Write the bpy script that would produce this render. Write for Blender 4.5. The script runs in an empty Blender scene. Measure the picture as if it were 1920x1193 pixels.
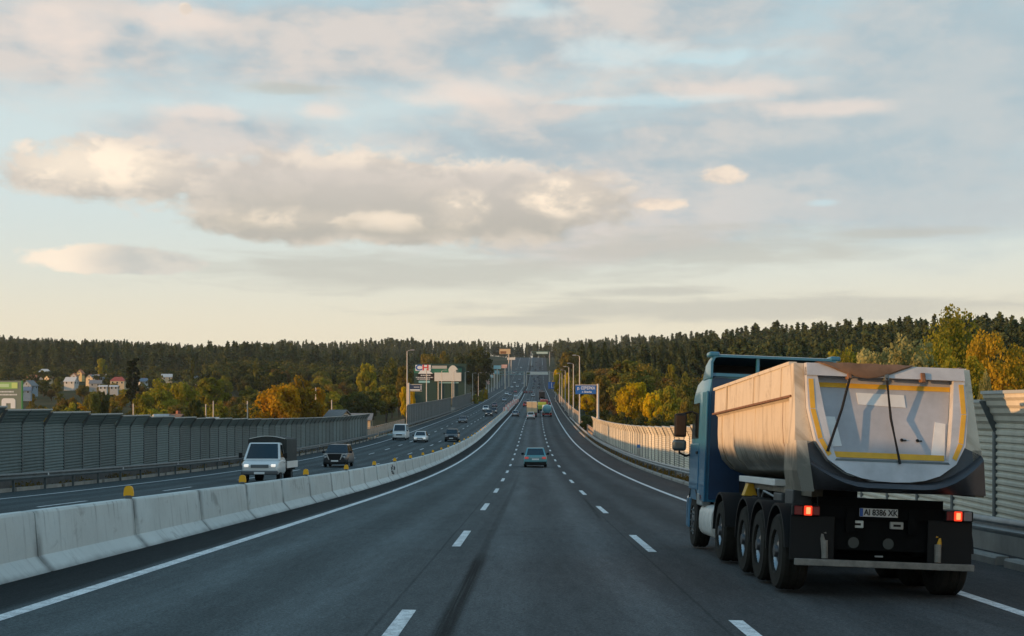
import bpy, bmesh, math, random
import numpy as np
from mathutils import Vector, Matrix
random.seed(11); RNG = np.random.default_rng(11)
C = bpy.context.scene.collection
SC = bpy.context.scene
R = math.radians
CAMZ = 1.9
F = 2667.0

# ------------------------------------------------------------------ road geometry
def hermite(pts):
    xs = [p[0] for p in pts]; ys = [p[1] for p in pts]; n = len(xs); m = []
    d = [(ys[i+1]-ys[i])/(xs[i+1]-xs[i]) for i in range(n-1)]
    for i in range(n):
        if i == 0: m.append(d[0])
        elif i == n-1: m.append(d[-1])
        else: m.append((d[i-1]*(xs[i+1]-xs[i])+d[i]*(xs[i]-xs[i-1]))/(xs[i+1]-xs[i-1]))
    def f(x):
        if x <= xs[0]: return ys[0]+m[0]*(x-xs[0])
        if x >= xs[-1]: return ys[-1]+m[-1]*(x-xs[-1])
        i = 0
        while x > xs[i+1]: i += 1
        h = xs[i+1]-xs[i]; t = (x-xs[i])/h
        return ((2*t**3-3*t*t+1)*ys[i]+(t**3-2*t*t+t)*h*m[i]+(-2*t**3+3*t*t)*ys[i+1]+(t**3-t*t)*h*m[i+1])
    return f
ZR = hermite([(-60,1.86),(0,0),(30,-.93),(62,-1.85),(113,-2.8),(150,-3.05),(186,-3.05),(230,-2.68),(270,-2.15),(378,-.5),
              (496,1.9),(700,7.0),(1100,18.8),(1400,36),(1750,60.5),(1900,64),(2300,58)])
DX = hermite([(-60,0),(60,0),(120,.03),(186,.14),(270,.5),(378,1.3),(496,2.3),(1100,6.2),(1750,11.),(2300,14)])
def rz(u, Y):                     # road surface height at lateral offset u
    return ZR(Y) + (-0.02*u if u > -7.27 else 0.0)
def P(u, Y, dz=0.0): return (DX(Y)+u, Y, rz(u, Y)+dz)
def sm(a, b, x):
    t = min(1, max(0, (x-a)/(b-a))); return t*t*(3-2*t)
LZ = hermite([(-300,-9),(150,-9),(300,-8),(400,-5.5),(500,-2),(650,5),(850,14),(1100,22),(1400,38),(1750,60),(2100,66),(3000,60)])
def Tz(X, Y):
    z = LZ(Y)
    if X > 0: z += 12*sm(20,170,X)*sm(140,480,Y)*(1-sm(1150,1700,Y))
    z += 1.2*math.sin(X*.021+1.3)*math.cos(Y*.017) + 1.6*math.sin(X*.007+Y*.004)*sm(400,900,Y)*2
    d = X-DX(Y); lo = -25.5-8*sm(500,800,Y); hi = 12.0
    dist = max(lo-d, d-hi, 0)
    return (ZR(Y)-.4)*(1-sm(0,24,dist)) + z*sm(0,24,dist)
def atpx(px, Y): return (px-990)*Y/F
def zpx(py, Y): return CAMZ+(760-py)*Y/F

# ------------------------------------------------------------------ materials
def nmat(name):
    m = bpy.data.materials.new(name); m.use_nodes = True
    nt = m.node_tree; b = nt.nodes['Principled BSDF']; return m, nt, b
def mat(name, col, rough=.6, metal=0, var=.0, scale=4, emit=None, es=0, bump=0, stretch=(1,1,1), spec=.5, coat=0, world=False):
    m, nt, b = nmat(name)
    b.inputs['Base Color'].default_value = (*col, 1); b.inputs['Roughness'].default_value = rough
    b.inputs['Metallic'].default_value = metal; b.inputs['Specular IOR Level'].default_value = spec
    b.inputs['Coat Weight'].default_value = coat
    if emit: b.inputs['Emission Color'].default_value = (*emit, 1); b.inputs['Emission Strength'].default_value = es
    if var or bump:
        tc = nt.nodes.new('ShaderNodeTexCoord'); mp = nt.nodes.new('ShaderNodeMapping'); mp.inputs['Scale'].default_value = stretch
        if world:
            g = nt.nodes.new('ShaderNodeNewGeometry'); nt.links.new(g.outputs['Position'], mp.inputs[0])
        else: nt.links.new(tc.outputs['Object'], mp.inputs[0])
        n = nt.nodes.new('ShaderNodeTexNoise'); n.inputs['Scale'].default_value = scale; n.inputs['Detail'].default_value = 6; n.inputs['Roughness'].default_value = .65
        nt.links.new(mp.outputs[0], n.inputs['Vector'])
        if var:
            r = nt.nodes.new('ShaderNodeMapRange'); r.inputs[1].default_value = .3; r.inputs[2].default_value = .7
            r.inputs[3].default_value = 1-var; r.inputs[4].default_value = 1+var; nt.links.new(n.outputs[0], r.inputs[0])
            x = nt.nodes.new('ShaderNodeVectorMath'); x.operation = 'SCALE'; x.inputs[0].default_value = col
            nt.links.new(r.outputs[0], x.inputs['Scale']); nt.links.new(x.outputs[0], b.inputs['Base Color'])
        if bump:
            bp = nt.nodes.new('ShaderNodeBump'); bp.inputs['Strength'].default_value = bump; bp.inputs['Distance'].default_value = .02
            nt.links.new(n.outputs[0], bp.inputs['Height']); nt.links.new(bp.outputs[0], b.inputs['Normal'])
    return m
class X_:                          # tiny expression wrapper over Math nodes
    nt = None
    def __init__(s, sock): s.s = sock
def mth(op, *a, clamp=False):
    n = X_.nt.nodes.new('ShaderNodeMath'); n.operation = op; n.use_clamp = clamp
    for i, v in enumerate(a):
        if isinstance(v, X_): X_.nt.links.new(v.s, n.inputs[i])
        else: n.inputs[i].default_value = v
    return X_(n.outputs[0])
for nm, op in (('add','ADD'),('sub','SUBTRACT'),('mul','MULTIPLY'),('truediv','DIVIDE')):
    setattr(X_, '__%s__'%nm, (lambda op: lambda s, o: mth(op, s, o))(op))
    setattr(X_, '__r%s__'%nm, (lambda op: lambda s, o: mth(op, o, s))(op))
def sst(x, a, b, c=0., d=1.):
    n = X_.nt.nodes.new('ShaderNodeMapRange'); n.interpolation_type = 'SMOOTHSTEP'
    X_.nt.links.new(x.s, n.inputs[0])
    inv = a > b
    n.inputs[1].default_value = min(a,b); n.inputs[2].default_value = max(a,b)
    n.inputs[3].default_value = d if inv else c; n.inputs[4].default_value = c if inv else d
    return X_(n.outputs[0])
def comb(x, y, z=0.):
    n = X_.nt.nodes.new('ShaderNodeCombineXYZ')
    for i, v in enumerate((x,y,z)):
        if isinstance(v, X_): X_.nt.links.new(v.s, n.inputs[i])
        else: n.inputs[i].default_value = v
    return X_(n.outputs[0])
def noise(v, scale=1, detail=6, rough=.55, dist=0., lac=2.):
    n = X_.nt.nodes.new('ShaderNodeTexNoise'); n.inputs['Scale'].default_value = scale; n.inputs['Detail'].default_value = detail
    n.inputs['Roughness'].default_value = rough; n.inputs['Distortion'].default_value = dist; n.inputs['Lacunarity'].default_value = lac
    X_.nt.links.new(v.s, n.inputs['Vector']); return X_(n.outputs[0])
def mixc(f, a, b):
    n = X_.nt.nodes.new('ShaderNodeMix'); n.data_type = 'RGBA'; n.clamp_factor = True
    for i, v in ((0,f),(6,a),(7,b)):
        if isinstance(v, X_): X_.nt.links.new(v.s, n.inputs[i])
        elif i == 0: n.inputs[0].default_value = v
        else: n.inputs[i].default_value = (*v, 1)
    return X_(n.outputs[2])

# ------------------------------------------------------------------ mesh builder
class MB:
    def __init__(s): s.v = []; s.f = []; s.m = []; s.mi = 0
    def mat(s, i): s.mi = i; return s
    def add(s, vs, fs):
        o = len(s.v); s.v += [tuple(p) for p in vs]; s.f += [tuple(i+o for i in f) for f in fs]; s.m += [s.mi]*len(fs); return s
    def box(s, x0, x1, y0, y1, z0, z1, M=None):
        vs = [(x,y,z) for x in (x0,x1) for y in (y0,y1) for z in (z0,z1)]
        if M: vs = [tuple(M @ Vector(v)) for v in vs]
        return s.add(vs, [(0,1,3,2),(4,6,7,5),(0,4,5,1),(2,3,7,6),(0,2,6,4),(1,5,7,3)])
    def bbox(s, x0, x1, y0, y1, z0, z1, b=.03, seg=2, taper=None):
        bm = bmesh.new(); vs = []
        for x in (x0,x1):
            for y in (y0,y1):
                for z in (z0,z1):
                    p = (x,y,z)
                    if taper: p = taper(*p)
                    vs.append(bm.verts.new(p))
        for f in [(0,1,3,2),(4,6,7,5),(0,4,5,1),(2,3,7,6),(0,2,6,4),(1,5,7,3)]: bm.faces.new([vs[i] for i in f])
        bmesh.ops.bevel(bm, geom=list(bm.edges), offset=b, segments=seg, profile=.5, affect='EDGES')
        return s.bm(bm)
    def bm(s, bm):
        bm.verts.index_update(); s.add([v.co[:] for v in bm.verts], [[v.index for v in f.verts] for f in bm.faces]); bm.free(); return s
    def prism(s, poly, y0, y1):          # polygon in (x,z) extruded along y
        n = len(poly); vs = [(x,y0,z) for x,z in poly]+[(x,y1,z) for x,z in poly]
        return s.add(vs, [tuple(range(n)), tuple(range(2*n-1,n-1,-1))]+[(i,(i+1)%n+0,(i+1)%n+n,i+n) for i in range(n)])
    def prismx(s, poly, x0, x1):         # polygon in (y,z) extruded along x
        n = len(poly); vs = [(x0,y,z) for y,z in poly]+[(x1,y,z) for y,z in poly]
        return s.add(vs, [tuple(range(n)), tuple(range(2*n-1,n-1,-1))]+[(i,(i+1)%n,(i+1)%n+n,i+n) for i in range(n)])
    def tube(s, pts, r, n=8, cap=True):
        rs = r if isinstance(r,(list,tuple)) else [r]*len(pts); rings = []
        for i, p in enumerate(pts):
            a = Vector(pts[max(i-1,0)]); b = Vector(pts[min(i+1,len(pts)-1)]); d = (b-a).normalized()
            u = d.cross(Vector((0,0,1)));  u = u.normalized() if u.length > 1e-3 else Vector((1,0,0)); w = d.cross(u)
            rings.append([tuple(Vector(p)+u*math.cos(t)*rs[i]+w*math.sin(t)*rs[i]) for t in [2*math.pi*k/n for k in range(n)]])
        return s.loft(rings, True, cap)
    def loft(s, rings, closed=True, cap=True):
        n = len(rings[0]); vs = [p for r in rings for p in r]; fs = []
        for i in range(len(rings)-1):
            for k in range(n if closed else n-1):
                a = i*n+k; b = i*n+(k+1)%n; fs.append((a,b,b+n,a+n))
        if cap and closed: fs += [tuple(range(n-1,-1,-1)), tuple(range((len(rings)-1)*n, len(rings)*n))]
        return s.add(vs, fs)
    def lathex(s, prof, cx, cy, cz, n=28, cap=True):   # profile (x offset, r) turned about the x axis
        rings = [[(cx+x, cy+r*math.cos(t), cz+r*math.sin(t)) for t in [2*math.pi*k/n for k in range(n)]] for x, r in prof]
        return s.loft(rings, True, cap)
    def quad(s, a, b, c, d): return s.add([a,b,c,d], [(0,1,2,3)])
    def mesh(s, name, mats, smooth=None):
        me = bpy.data.meshes.new(name); me.from_pydata(s.v, [], s.f); me.update()
        for m in mats: me.materials.append(m)
        if len(mats) > 1: me.polygons.foreach_set('material_index', s.m)
        bm = bmesh.new(); bm.from_mesh(me); bmesh.ops.recalc_face_normals(bm, faces=bm.faces); bm.to_mesh(me); bm.free()
        if smooth:
            me.polygons.foreach_set('use_smooth', [True]*len(me.polygons)); me.set_sharp_from_angle(angle=R(smooth))
        return me
    def build(s, name, mats, parent=None, smooth=None, loc=None):
        if not isinstance(mats,(list,tuple)): mats = [mats]
        o = bpy.data.objects.new(name, s.mesh(name, mats, smooth)); C.objects.link(o)
        if parent: o.parent = parent
        if loc: o.location = loc
        return o
def tag(o, label, cat=None, group=None, kind=None):
    o['label'] = label
    if cat: o['category'] = cat
    if group: o['group'] = group
    if kind: o['kind'] = kind
    return o
def thing(name, label, cat, loc=(0,0,0), rot=(0,0,0), group=None):
    o = bpy.data.objects.new(name, None); C.objects.link(o); o.location = loc; o.rotation_euler = rot
    o.empty_display_size = .3
    return tag(o, label, cat, group)
def kids(o): return [c for c in KID.get(o.name, [])]
def copy_tree(o, parent=None, paint=None):
    c = o.copy(); C.objects.link(c)
    if parent: c.parent = parent
    if paint:
        for i, sl in enumerate(c.material_slots):
            if sl.material and sl.material.name.startswith('paint'):
                sl.link = 'OBJECT'; sl.material = paint
    for ch in list(o.children): copy_tree(ch, c, paint)
    return c
def text_mesh(txt, size, mat_, parent, loc, rot=(R(90),0,0), name='lettering', ext=.004, sx=1.0, align='CENTER', bold=0.0):
    cu = bpy.data.curves.new('txt','FONT'); cu.body = txt; cu.size = size; cu.extrude = ext; cu.align_x = align; cu.align_y = 'CENTER'; cu.offset = bold
    t = bpy.data.objects.new('txt', cu); C.objects.link(t)
    dg = bpy.context.evaluated_depsgraph_get(); me = bpy.data.meshes.new_from_object(t.evaluated_get(dg))
    bpy.data.objects.remove(t); bpy.data.curves.remove(cu)
    me.name = name; me.materials.clear(); me.materials.append(mat_)
    o = bpy.data.objects.new(name, me); C.objects.link(o); o.parent = parent; o.location = loc; o.rotation_euler = rot; o.scale = (sx,1,1)
    return o

# ------------------------------------------------------------------ shared materials
M = {}
M['black'] = mat('black_plastic', (.010,.0105,.011), .65, spec=.25)
M['chassis'] = mat('chassis_black', (.005,.0055,.006), .8, var=.3, scale=5, spec=.12)
M['rubber'] = mat('rubber', (.012,.012,.012), .9, var=.25, scale=9, spec=.15)
M['rubberdusty'] = mat('dusty_rubber', (.026,.024,.020), .9, var=.3, scale=6, spec=.2)
M['rim'] = mat('rim_steel', (.50,.52,.53), .32, .75, var=.2, scale=8)
M['rimdirt_shade'] = mat('dirty_shaded_rim', (.13,.125,.115), .6, .3, var=.4, scale=9)  # grime tone that also paints the shade of the deep dish
M['darkrim'] = mat('dark_rim', (.10,.10,.105), .4, .6)
M['glass'] = mat('car_glass', (.008,.012,.014), .06, spec=.7)
M['white_plate'] = mat('number_plate_white', (.72,.74,.74), .4)
M['plate_blue'] = mat('plate_blue', (.02,.10,.42), .4)
M['ink'] = mat('plate_ink', (.012,.012,.014), .5)
M['white'] = mat('white_enamel', (.72,.71,.68), .45, var=.06, scale=3)
M['red_lens'] = mat('red_lens', (.22,.012,.015), .25)
M['red_lit'] = mat('lit_red_lamp', (.5,.02,.01), .3, emit=(1,.05,.015), es=1.0)
M['red_core'] = mat('lit_red_lamp_core', (.5,.1,.05), .3, emit=(1,.22,.08), es=2.2)
M['red_dim'] = mat('dim_red_lamp', (.40,.03,.02), .25, emit=(1,.06,.03), es=.30)
M['head_lit'] = mat('lit_headlight', (.8,.8,.75), .2, emit=(1,.93,.82), es=.7)
M['head_off'] = mat('headlight_glass', (.45,.48,.5), .12, spec=.8)
M['yellow'] = mat('reflective_yellow', (.62,.34,.015), .5, var=.12, scale=6)
M['amber'] = mat('reflector_yellow', (.85,.42,.01), .45)
M['concrete'] = None
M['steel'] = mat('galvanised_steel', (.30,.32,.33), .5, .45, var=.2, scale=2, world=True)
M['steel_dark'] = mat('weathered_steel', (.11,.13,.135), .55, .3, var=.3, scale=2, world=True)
M['pole'] = mat('lamp_post_paint', (.50,.46,.41), .55, .1, var=.08, scale=1.5)
M['trunk'] = mat('bark', (.06,.045,.035), .9, var=.35, scale=3)
M['pinebark'] = mat('pine_bark', (.13,.06,.035), .9, var=.35, scale=2)

# ------------------------------------------------------------------ camera, sun, sky
cam = bpy.data.cameras.new('camera'); co = bpy.data.objects.new('camera', cam); C.objects.link(co)
co.location = (0,0,CAMZ); co.rotation_euler = (R(90),0,0); cam.sensor_width = 36; cam.lens = F/1920*36
cam.shift_x = -30/1920; cam.shift_y = 163.5/1920; cam.clip_start = .1; cam.clip_end = 12000
SC.camera = co
SUN_EL = R(4.1); SUN_AZ = math.atan2(-.94,-.34)
sdir = Vector((math.sin(SUN_AZ)*math.cos(SUN_EL), math.cos(SUN_AZ)*math.cos(SUN_EL), math.sin(SUN_EL)))
sl = bpy.data.lights.new('sun','SUN'); so = bpy.data.objects.new('sun', sl); C.objects.link(so)
sl.energy = 5.0; sl.angle = R(.5); sl.color = (1,.53,.215); so.rotation_euler = (-sdir).to_track_quat('-Z','Y').to_euler()

def build_world():
    w = bpy.data.worlds.new('World'); SC.world = w; w.use_nodes = True; nt = w.node_tree; X_.nt = nt
    for n in list(nt.nodes): nt.nodes.remove(n)
    out = nt.nodes.new('ShaderNodeOutputWorld'); bg = nt.nodes.new('ShaderNodeBackground'); ST = .1
    bg.inputs[1].default_value = ST; nt.links.new(bg.outputs[0], out.inputs[0])
    sky = nt.nodes.new('ShaderNodeTexSky'); sky.sky_type = 'NISHITA'; sky.sun_disc = False
    sky.sun_elevation = SUN_EL; sky.sun_rotation = SUN_AZ; sky.air_density = 1; sky.dust_density = 1.2; sky.ozone_density = 1.5
    tc = nt.nodes.new('ShaderNodeTexCoord'); sp = nt.nodes.new('ShaderNodeSeparateXYZ'); nt.links.new(tc.outputs['Generated'], sp.inputs[0])
    dx, dy, dz = (X_(o) for o in sp.outputs)
    az = mth('ARCTAN2', dx, dy); el = mth('ARCSINE', dz)
    def K(c): return tuple(v/ST for v in c)
    def lin(r,g,b): return tuple(((c/255+.055)/1.055)**2.4 if c/255 > .04045 else c/255/12.92 for c in (r,g,b))
    # clear sky: the sun-lit air plus a thin even veil of high cirrus
    zen = sst(el, .0, .30)
    veil = mixc(zen, K(lin(236,224,198)), K(lin(176,208,220)))
    veil = mixc(sst(el, .04, .17, 0, 1), veil, K(lin(208,221,221)))
    veil = mixc(sst(el, .15, .32, 0, 1), veil, K(lin(176,203,213)))
    veil = mixc(sst(el, .35, 1.3, 0, 1), veil, K(lin(98,160,202)))
    base = mixc(.90, X_(sky.outputs[0]), veil)
    # cloud noises in azimuth / elevation
    nA = noise(comb(az*9., el*26., 3.1), 1, 7, .55, .3)
    nB = noise(comb(az*26., el*46., 7.7), 1, 7, .52, .2)
    nB2 = noise(comb((az-.007)*26., (el+.007)*46., 7.7), 1, 7, .52, .2)
    nC = noise(comb(az*16., el*110., 1.7), 1, 6, .55, .4)
    nD = noise(comb(az*100., el*150., 4.4), 1, 4, .6)
    def blob(px, py, rx, ry, n, k=.8, soft=.35, flat=1.0):
        a0 = math.atan((px-990)/F); e0 = math.atan((760-py)/F); x = (az-a0)/(rx/F); y = (el-e0)/(ry/F)
        if flat != 1.0:     # flatter base than top
            y = mth('MAXIMUM', y, y*(-flat))
        d = mth('SQRT', x*x+y*y)
        return sst(d+(n-.5)*(2*k), 1+soft, 1-soft)
    def union(l):
        r = l[0]
        for q in l[1:]: r = mth('MAXIMUM', r, q)
        return r
    # A: broad soft altocumulus sheets
    A = union([blob(160,110,330,75,nA,1.3,.6), blob(620,95,420,95,nA,1.2,.6), blob(1000,60,420,110,nA,1.3,.6), blob(1500,290,640,170,nA,.9,.5),
               blob(1820,170,420,230,nA,1.1,.55), blob(1250,30,350,60,nA,1.3,.6), blob(1000,270,300,90,nA,1.1,.6), blob(430,260,200,40,nA,1.2,.6), blob(1150,430,330,55,nA,1,.5)])
    top = sst(el, .27, .8, 0., .40)*sst(nA, .45,.62)
    A = mth('MAXIMUM', A, top)
    litA = sst(nA*.6+nB*.4, .40, .62)
    colA = mixc(litA, K(lin(208,199,192)), K(lin(160,175,183)))
    colA = mixc(sst(az, .02, .30, 0, .65), colA, K(lin(163,182,190)))
    c = mixc(A*.88, base, colA)
    # thin bright cyan wisps
    wis = union([blob(1180,100,110,22,nB,1.4,.6), blob(1300,110,140,14,nB,1.4,.6), blob(990,20,60,16,nB,1.3,.6), blob(1545,388,22,5,nB,1.3,.8), blob(1260,190,180,9,nC,1.2,.6)])
    c = mixc(wis*.42, c, K(lin(190,222,230)))
    # C: low grey streaks
    S = union([blob(1430,583,520,22,nC,1.0,.5), blob(1200,548,140,10,nC,.9,.5), blob(800,512,380,34,nC,1.1,.6), blob(1290,470,300,34,nC,1.2,.6), blob(1690,448,170,9,nC,1.1,.6),
               blob(640,498,220,12,nC,1,.6), blob(1000,600,140,10,nC,1,.6), blob(540,175,90,10,nC,1,.6)])
    c = mixc(S*.62, c, K(lin(182,181,172)))
    # B: cumulus - coverage blobs, ragged by fractal noise, lit from the upper left
    nE = noise(comb(az*27., el*48., 7.7), 1, 8, .55, .25); nEo = noise(comb(az*30.-.16, el*52.+.26, 7.7), 1, 5, .55, .25)
    nF = noise(comb(az*75., el*120., 2.2), 1, 8, .62, .3); nG = noise(comb(az*13., el*30., 5.5), 1, 6, .55, .5)
    def bf(px, py, rx, ry, flat=1.0):
        a0 = math.atan((px-990)/F); e0 = math.atan((760-py)/F); x = (az-a0)/(rx/F); y = (el-e0)/(ry/F)
        if flat != 1.0: y = mth('MAXIMUM', y, y*(-flat))
        return 1.0-mth('SQRT', x*x+y*y)
    def clouds(items, n, amp, w):
        b = union([bf(*q) for q in items]); v = b+(n-.5)*amp
        return sst(v, 0., w), v
    def soft(items, amp=2.4, w=1.1): return clouds(items, nG*.55+nE*.45, amp, w)[0]
    lightdir = sst((nE-nEo)*2.0+.5+(nF-.5)*.28, .22, .80)
    d1, v1 = clouds([(205,352,235,84,1.6),(600,362,370,88,1.05),(930,382,310,84),(560,420,260,48),(1065,375,115,56,1.4),(760,420,330,44)], nE*.74+nF*.26, 1.35, .32)
    body = mixc(sst(el+(nG-.5)*.02, .118, .170), K(lin(178,173,162)), K(lin(204,195,186)))
    litm = union([soft([(185,335,210,58)], 1.6, .9), soft([(560,415,210,30)], 2.0, .9)*.75, soft([(858,392,75,42)], 1.6, .8)*.9, soft([(1060,366,110,46)], 1.5, .7), soft([(720,410,190,30)], 2.2, 1.)*.7, soft([(760,300,360,26)], 2.4, 1.)*.55])
    col1 = mixc(litm*(.35+lightdir*.65), body, K(lin(250,231,207)))
    col1 = mixc(sst(v1, .75, .05)*lightdir*.55, col1, K(lin(236,222,206)))
    col1 = mixc((1.-lightdir)*.30, col1, K(lin(176,173,167)))
    col1 = mixc(soft([(170,325,200,52)], 1.0, .8)*(.55+lightdir*.35), col1, K(lin(250,233,210)))
    c = mixc(d1*.96, c, col1)
    d2, v2 = clouds([(215,503,172,38,1.5)], nE*.6+nF*.4, 1.15, .26)
    col2 = mixc(sst(az+(nG-.5)*.05, -.315,-.265), K(lin(246,228,206)), K(lin(190,190,184)))
    c = mixc(d2*.94, c, mixc(lightdir*.35, col2, K(lin(232,222,206))))
    d3, v3 = clouds([(385,226,110,24,1.3),(610,216,90,28,1.3),(880,182,170,38,1.3),(110,90,140,70),(1410,170,190,30),(1560,215,220,24),(330,60,120,40)], nE*.6+nG*.4, 2.0, .8)
    c = mixc(d3*.62, c, K(lin(230,214,202)))
    d4, v4 = clouds([(1356,336,50,24,1.3),(1240,386,60,16,1.2),(348,38,15,12)], nF*.7+nE*.3, 1.5, .45)
    c = mixc(d4*.80, c, mixc(lightdir, K(lin(214,200,186)), K(lin(240,220,198))))
    d5 = sst(nF*.5+nE*.5, .50, .72)*sst(el, .10, .14)*sst(el,.5,.3)
    c = mixc(d5*.16, c, K(lin(214,205,198)))
    sc = nt.nodes.new('ShaderNodeVectorMath'); sc.operation = 'SCALE'; nt.links.new(c.s, sc.inputs[0]); sc.inputs['Scale'].default_value = 1.16; c = X_(sc.outputs[0])
    nt.links.new(c.s, bg.inputs[0])
build_world()
SC.view_settings.view_transform = 'Standard'; SC.view_settings.look = 'None'; SC.view_settings.exposure = 0; SC.view_settings.gamma = 1
SC.cycles.use_denoising = True
SC.cycles.max_bounces = 6; SC.cycles.transparent_max_bounces = 8

# ------------------------------------------------------------------ ground and road
def ylines(y0, y1, k=.035, mn=2.0):
    ys = [y0]
    while ys[-1] < y1: ys.append(min(y1, ys[-1]+max(mn, abs(ys[-1])*k)))
    return ys
def grid_mesh(name, X, Y, Z, mats, uv=None):
    ny, nx = X.shape; v = np.stack([X,Y,Z],-1).reshape(-1,3)
    i = np.arange((ny-1)*(nx-1)); r = i//(nx-1); c = i%(nx-1); a = r*nx+c
    f = np.stack([a,a+1,a+nx+1,a+nx],-1)
    me = bpy.data.meshes.new(name); me.from_pydata(v.tolist(), [], f.tolist())
    for m in mats: me.materials.append(m)
    me.polygons.foreach_set('use_smooth', [True]*len(me.polygons))
    if uv is not None:
        l = me.uv_layers.new(name='UVMap'); u = uv.reshape(-1,2)[f.reshape(-1)]; l.data.foreach_set('uv', u.reshape(-1).tolist())
    return me
def asphalt():
    m, nt, b = nmat('asphalt'); X_.nt = nt
    uvn = nt.nodes.new('ShaderNodeUVMap'); sp = nt.nodes.new('ShaderNodeSeparateXYZ'); nt.links.new(uvn.outputs[0], sp.inputs[0])
    u, v = X_(sp.outputs[0]), X_(sp.outputs[1])
    g = nt.nodes.new('ShaderNodeNewGeometry'); pos = X_(g.outputs['Position'])
    big = noise(comb(u*.35, v*.03, 0), 1, 4, .5); mid = noise(comb(u*1.4, v*.12, 2.), 1, 5, .6); fine = noise(pos, 30, 3, .7); strk = noise(comb(u*7., v*.9, 5.), 1, 5, .65)
    grit = noise(pos, 140, 2, .8)
    val = .108*(.02+.40*big+.55*mid+.55*strk)*(.66+.68*sst(fine,.30,.70))*(.60+.80*sst(grit,.32,.68))*1.22
    # paler, polished wheel paths; darker oil strip between them
    def band(c, w): return sst(mth('ABSOLUTE', u-c), w, w*.25)
    wp = None
    for c in (-4.4,-2.6,-.42,1.42,3.3,5.1,-10.9,-9.3,-14.8,-13.1,-18.6,-16.9):
        q = band(c, .55); wp = q if wp is None else wp+q
    val = val*(.90+wp*.22*(.5+mid))
    oil = None
    for c in (-3.5,.5,4.2,-10.1,-13.9,-17.8):
        q = band(c, .5); oil = q if oil is None else oil+q
    val = val*(1.02-oil*.10)
    # newer dark strip beside the median, brownish dusty right-hand shoulder
    val = val*(1-.66*sst(u+(mid-.5)*.25, -5.75,-5.95)*sst(u,-7.6,-7.2))*(1-.26*sst(u+(mid-.5)*.8,1.3,2.6))*(1-.12*sst(u,-8,-9))
    # skid marks (two dark streaks) in the middle lane
    inner = noise(comb(u*38., v*.25, 1.), 1, 3, .6)
    sk = band(-.87+(v-14)*.005+(strk-.5)*.03, .165)*sst(v, 4, 8)*sst(v, 27, 23)*sst(inner, .30,.55,.62,1)
    skf = band(-.87+(v-14)*.0035, .13)*sst(v, 20, 26)*sst(v, 110, 60)*sst(mid, .30,.6,.35,1)
    val = val*(1-.74*sk)*(1-.34*skf)*(1-.30*(band(-1.62+(mid-.5)*.06,.03)+band(2.14+(mid-.5)*.06,.03)))
    sk2 = band(1.9+(v-30)*.012, .09)*sst(v, 38, 41)*sst(v, 58, 53); val = val*(1-.35*sk2)
    sk3 = band(-1.0+(v-30)*.004, .22)*sst(v, 24, 33)*sst(v, 62, 45)*sst(mid,.4,.6); val = val*(1-.22*sk3)
    # transverse patches where the surface was laid in lengths
    jo = None
    for c, w in ((32.8,.09),(47.3,.12),(67,.2),(86,.25),(137,.6)):
        q = sst(mth('ABSOLUTE', v-c), w, w*.3); jo = q if jo is None else jo+q
    val = val*(1-.25*jo)
    dust = sst(u+(mid-.5)*.6, 6.3, 7.6)
    lf = sst(u, 1.5, -4.)
    col = mixc(dust*.75, mixc(lf, comb(val*.99, val*1.0, val*1.0), comb(val*.85, val*1.01, val*1.04)), comb(val*1.06, val*1.0, val*.98))
    nt.links.new(col.s, b.inputs['Base Color']); b.inputs['Roughness'].default_value = .92; b.inputs['Specular IOR Level'].default_value = .06
    bp = nt.nodes.new('ShaderNodeBump'); bp.inputs['Strength'].default_value = .35; bp.inputs['Distance'].default_value = .01
    nt.links.new(fine.s, bp.inputs['Height']); nt.links.new(bp.outputs[0], b.inputs['Normal'])
    return m
def ribbon(name, us, y0, y1, dz, m, k=.03, mn=2.0, wide=None):
    ys = ylines(y0, y1, k, mn); X = []; Z = []; Y = []; UV = []
    for y in ys:
        uu = list(us)
        if wide: uu = wide(uu, y)
        X.append([DX(y)+u for u in uu]); Y.append([y]*len(uu)); Z.append([rz(u,y)+dz for u in uu]); UV.append([(u,y) for u in uu])
    return grid_mesh(name, np.array(X), np.array(Y), np.array(Z), [m], np.array(UV))
def wide_l(uu, y):
    uu[0] = -22.6-7.5*sm(550,900,y); return uu
o = bpy.data.objects.new('road', ribbon('road', [-22.6,-19.8,-16,-12,-9,-7.28,-7.26,-5,-2.5,0,2.5,5,8.45,10.6], -60, 1900, 0, asphalt(), wide=wide_l)); C.objects.link(o)
tag(o, 'grey asphalt motorway dipping into the valley and climbing the far hill', kind='structure')

def ground_mat():
    m, nt, b = nmat('rough_grass'); X_.nt = nt
    g = nt.nodes.new('ShaderNodeNewGeometry'); pos = X_(g.outputs['Position'])
    n1 = noise(pos, .03, 5, .6); n2 = noise(pos, .6, 5, .7)
    c = mixc(sst(n1, .35,.65), (.030,.040,.014), (.075,.062,.025)); c = mixc(sst(n2,.4,.7)*.6, c, (.020,.026,.010))
    nt.links.new(c.s, b.inputs['Base Color']); b.inputs['Roughness'].default_value = .95; b.inputs['Specular IOR Level'].default_value = .1
    return m
xs = sorted(set([-3200,-2400,-1900,-1500,-1250,-1050,-900,-780,-680,-600,-530,-470,-420,-370,-330,-290,-255,-225,-200,-175,-155,-135,-118,-104,-92,-82]
     +[-75+3*i for i in range(46)]+[72,82,94,108,124,142,162,185,210,240,275,315,360,410,470,540,620,720,840,1000,1250,1600,2100,3000]))
ys = [-400,-250,-150,-90]+ylines(-60, 2600, .028, 4.0)+[2900,3400,4200]
X = np.array([[x]*1 for x in xs]).reshape(1,-1).repeat(len(ys),0).astype(float); Y = np.array(ys).reshape(-1,1).repeat(len(xs),1).astype(float)
Z = np.array([[Tz(x,y) for x in xs] for y in ys])
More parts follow.
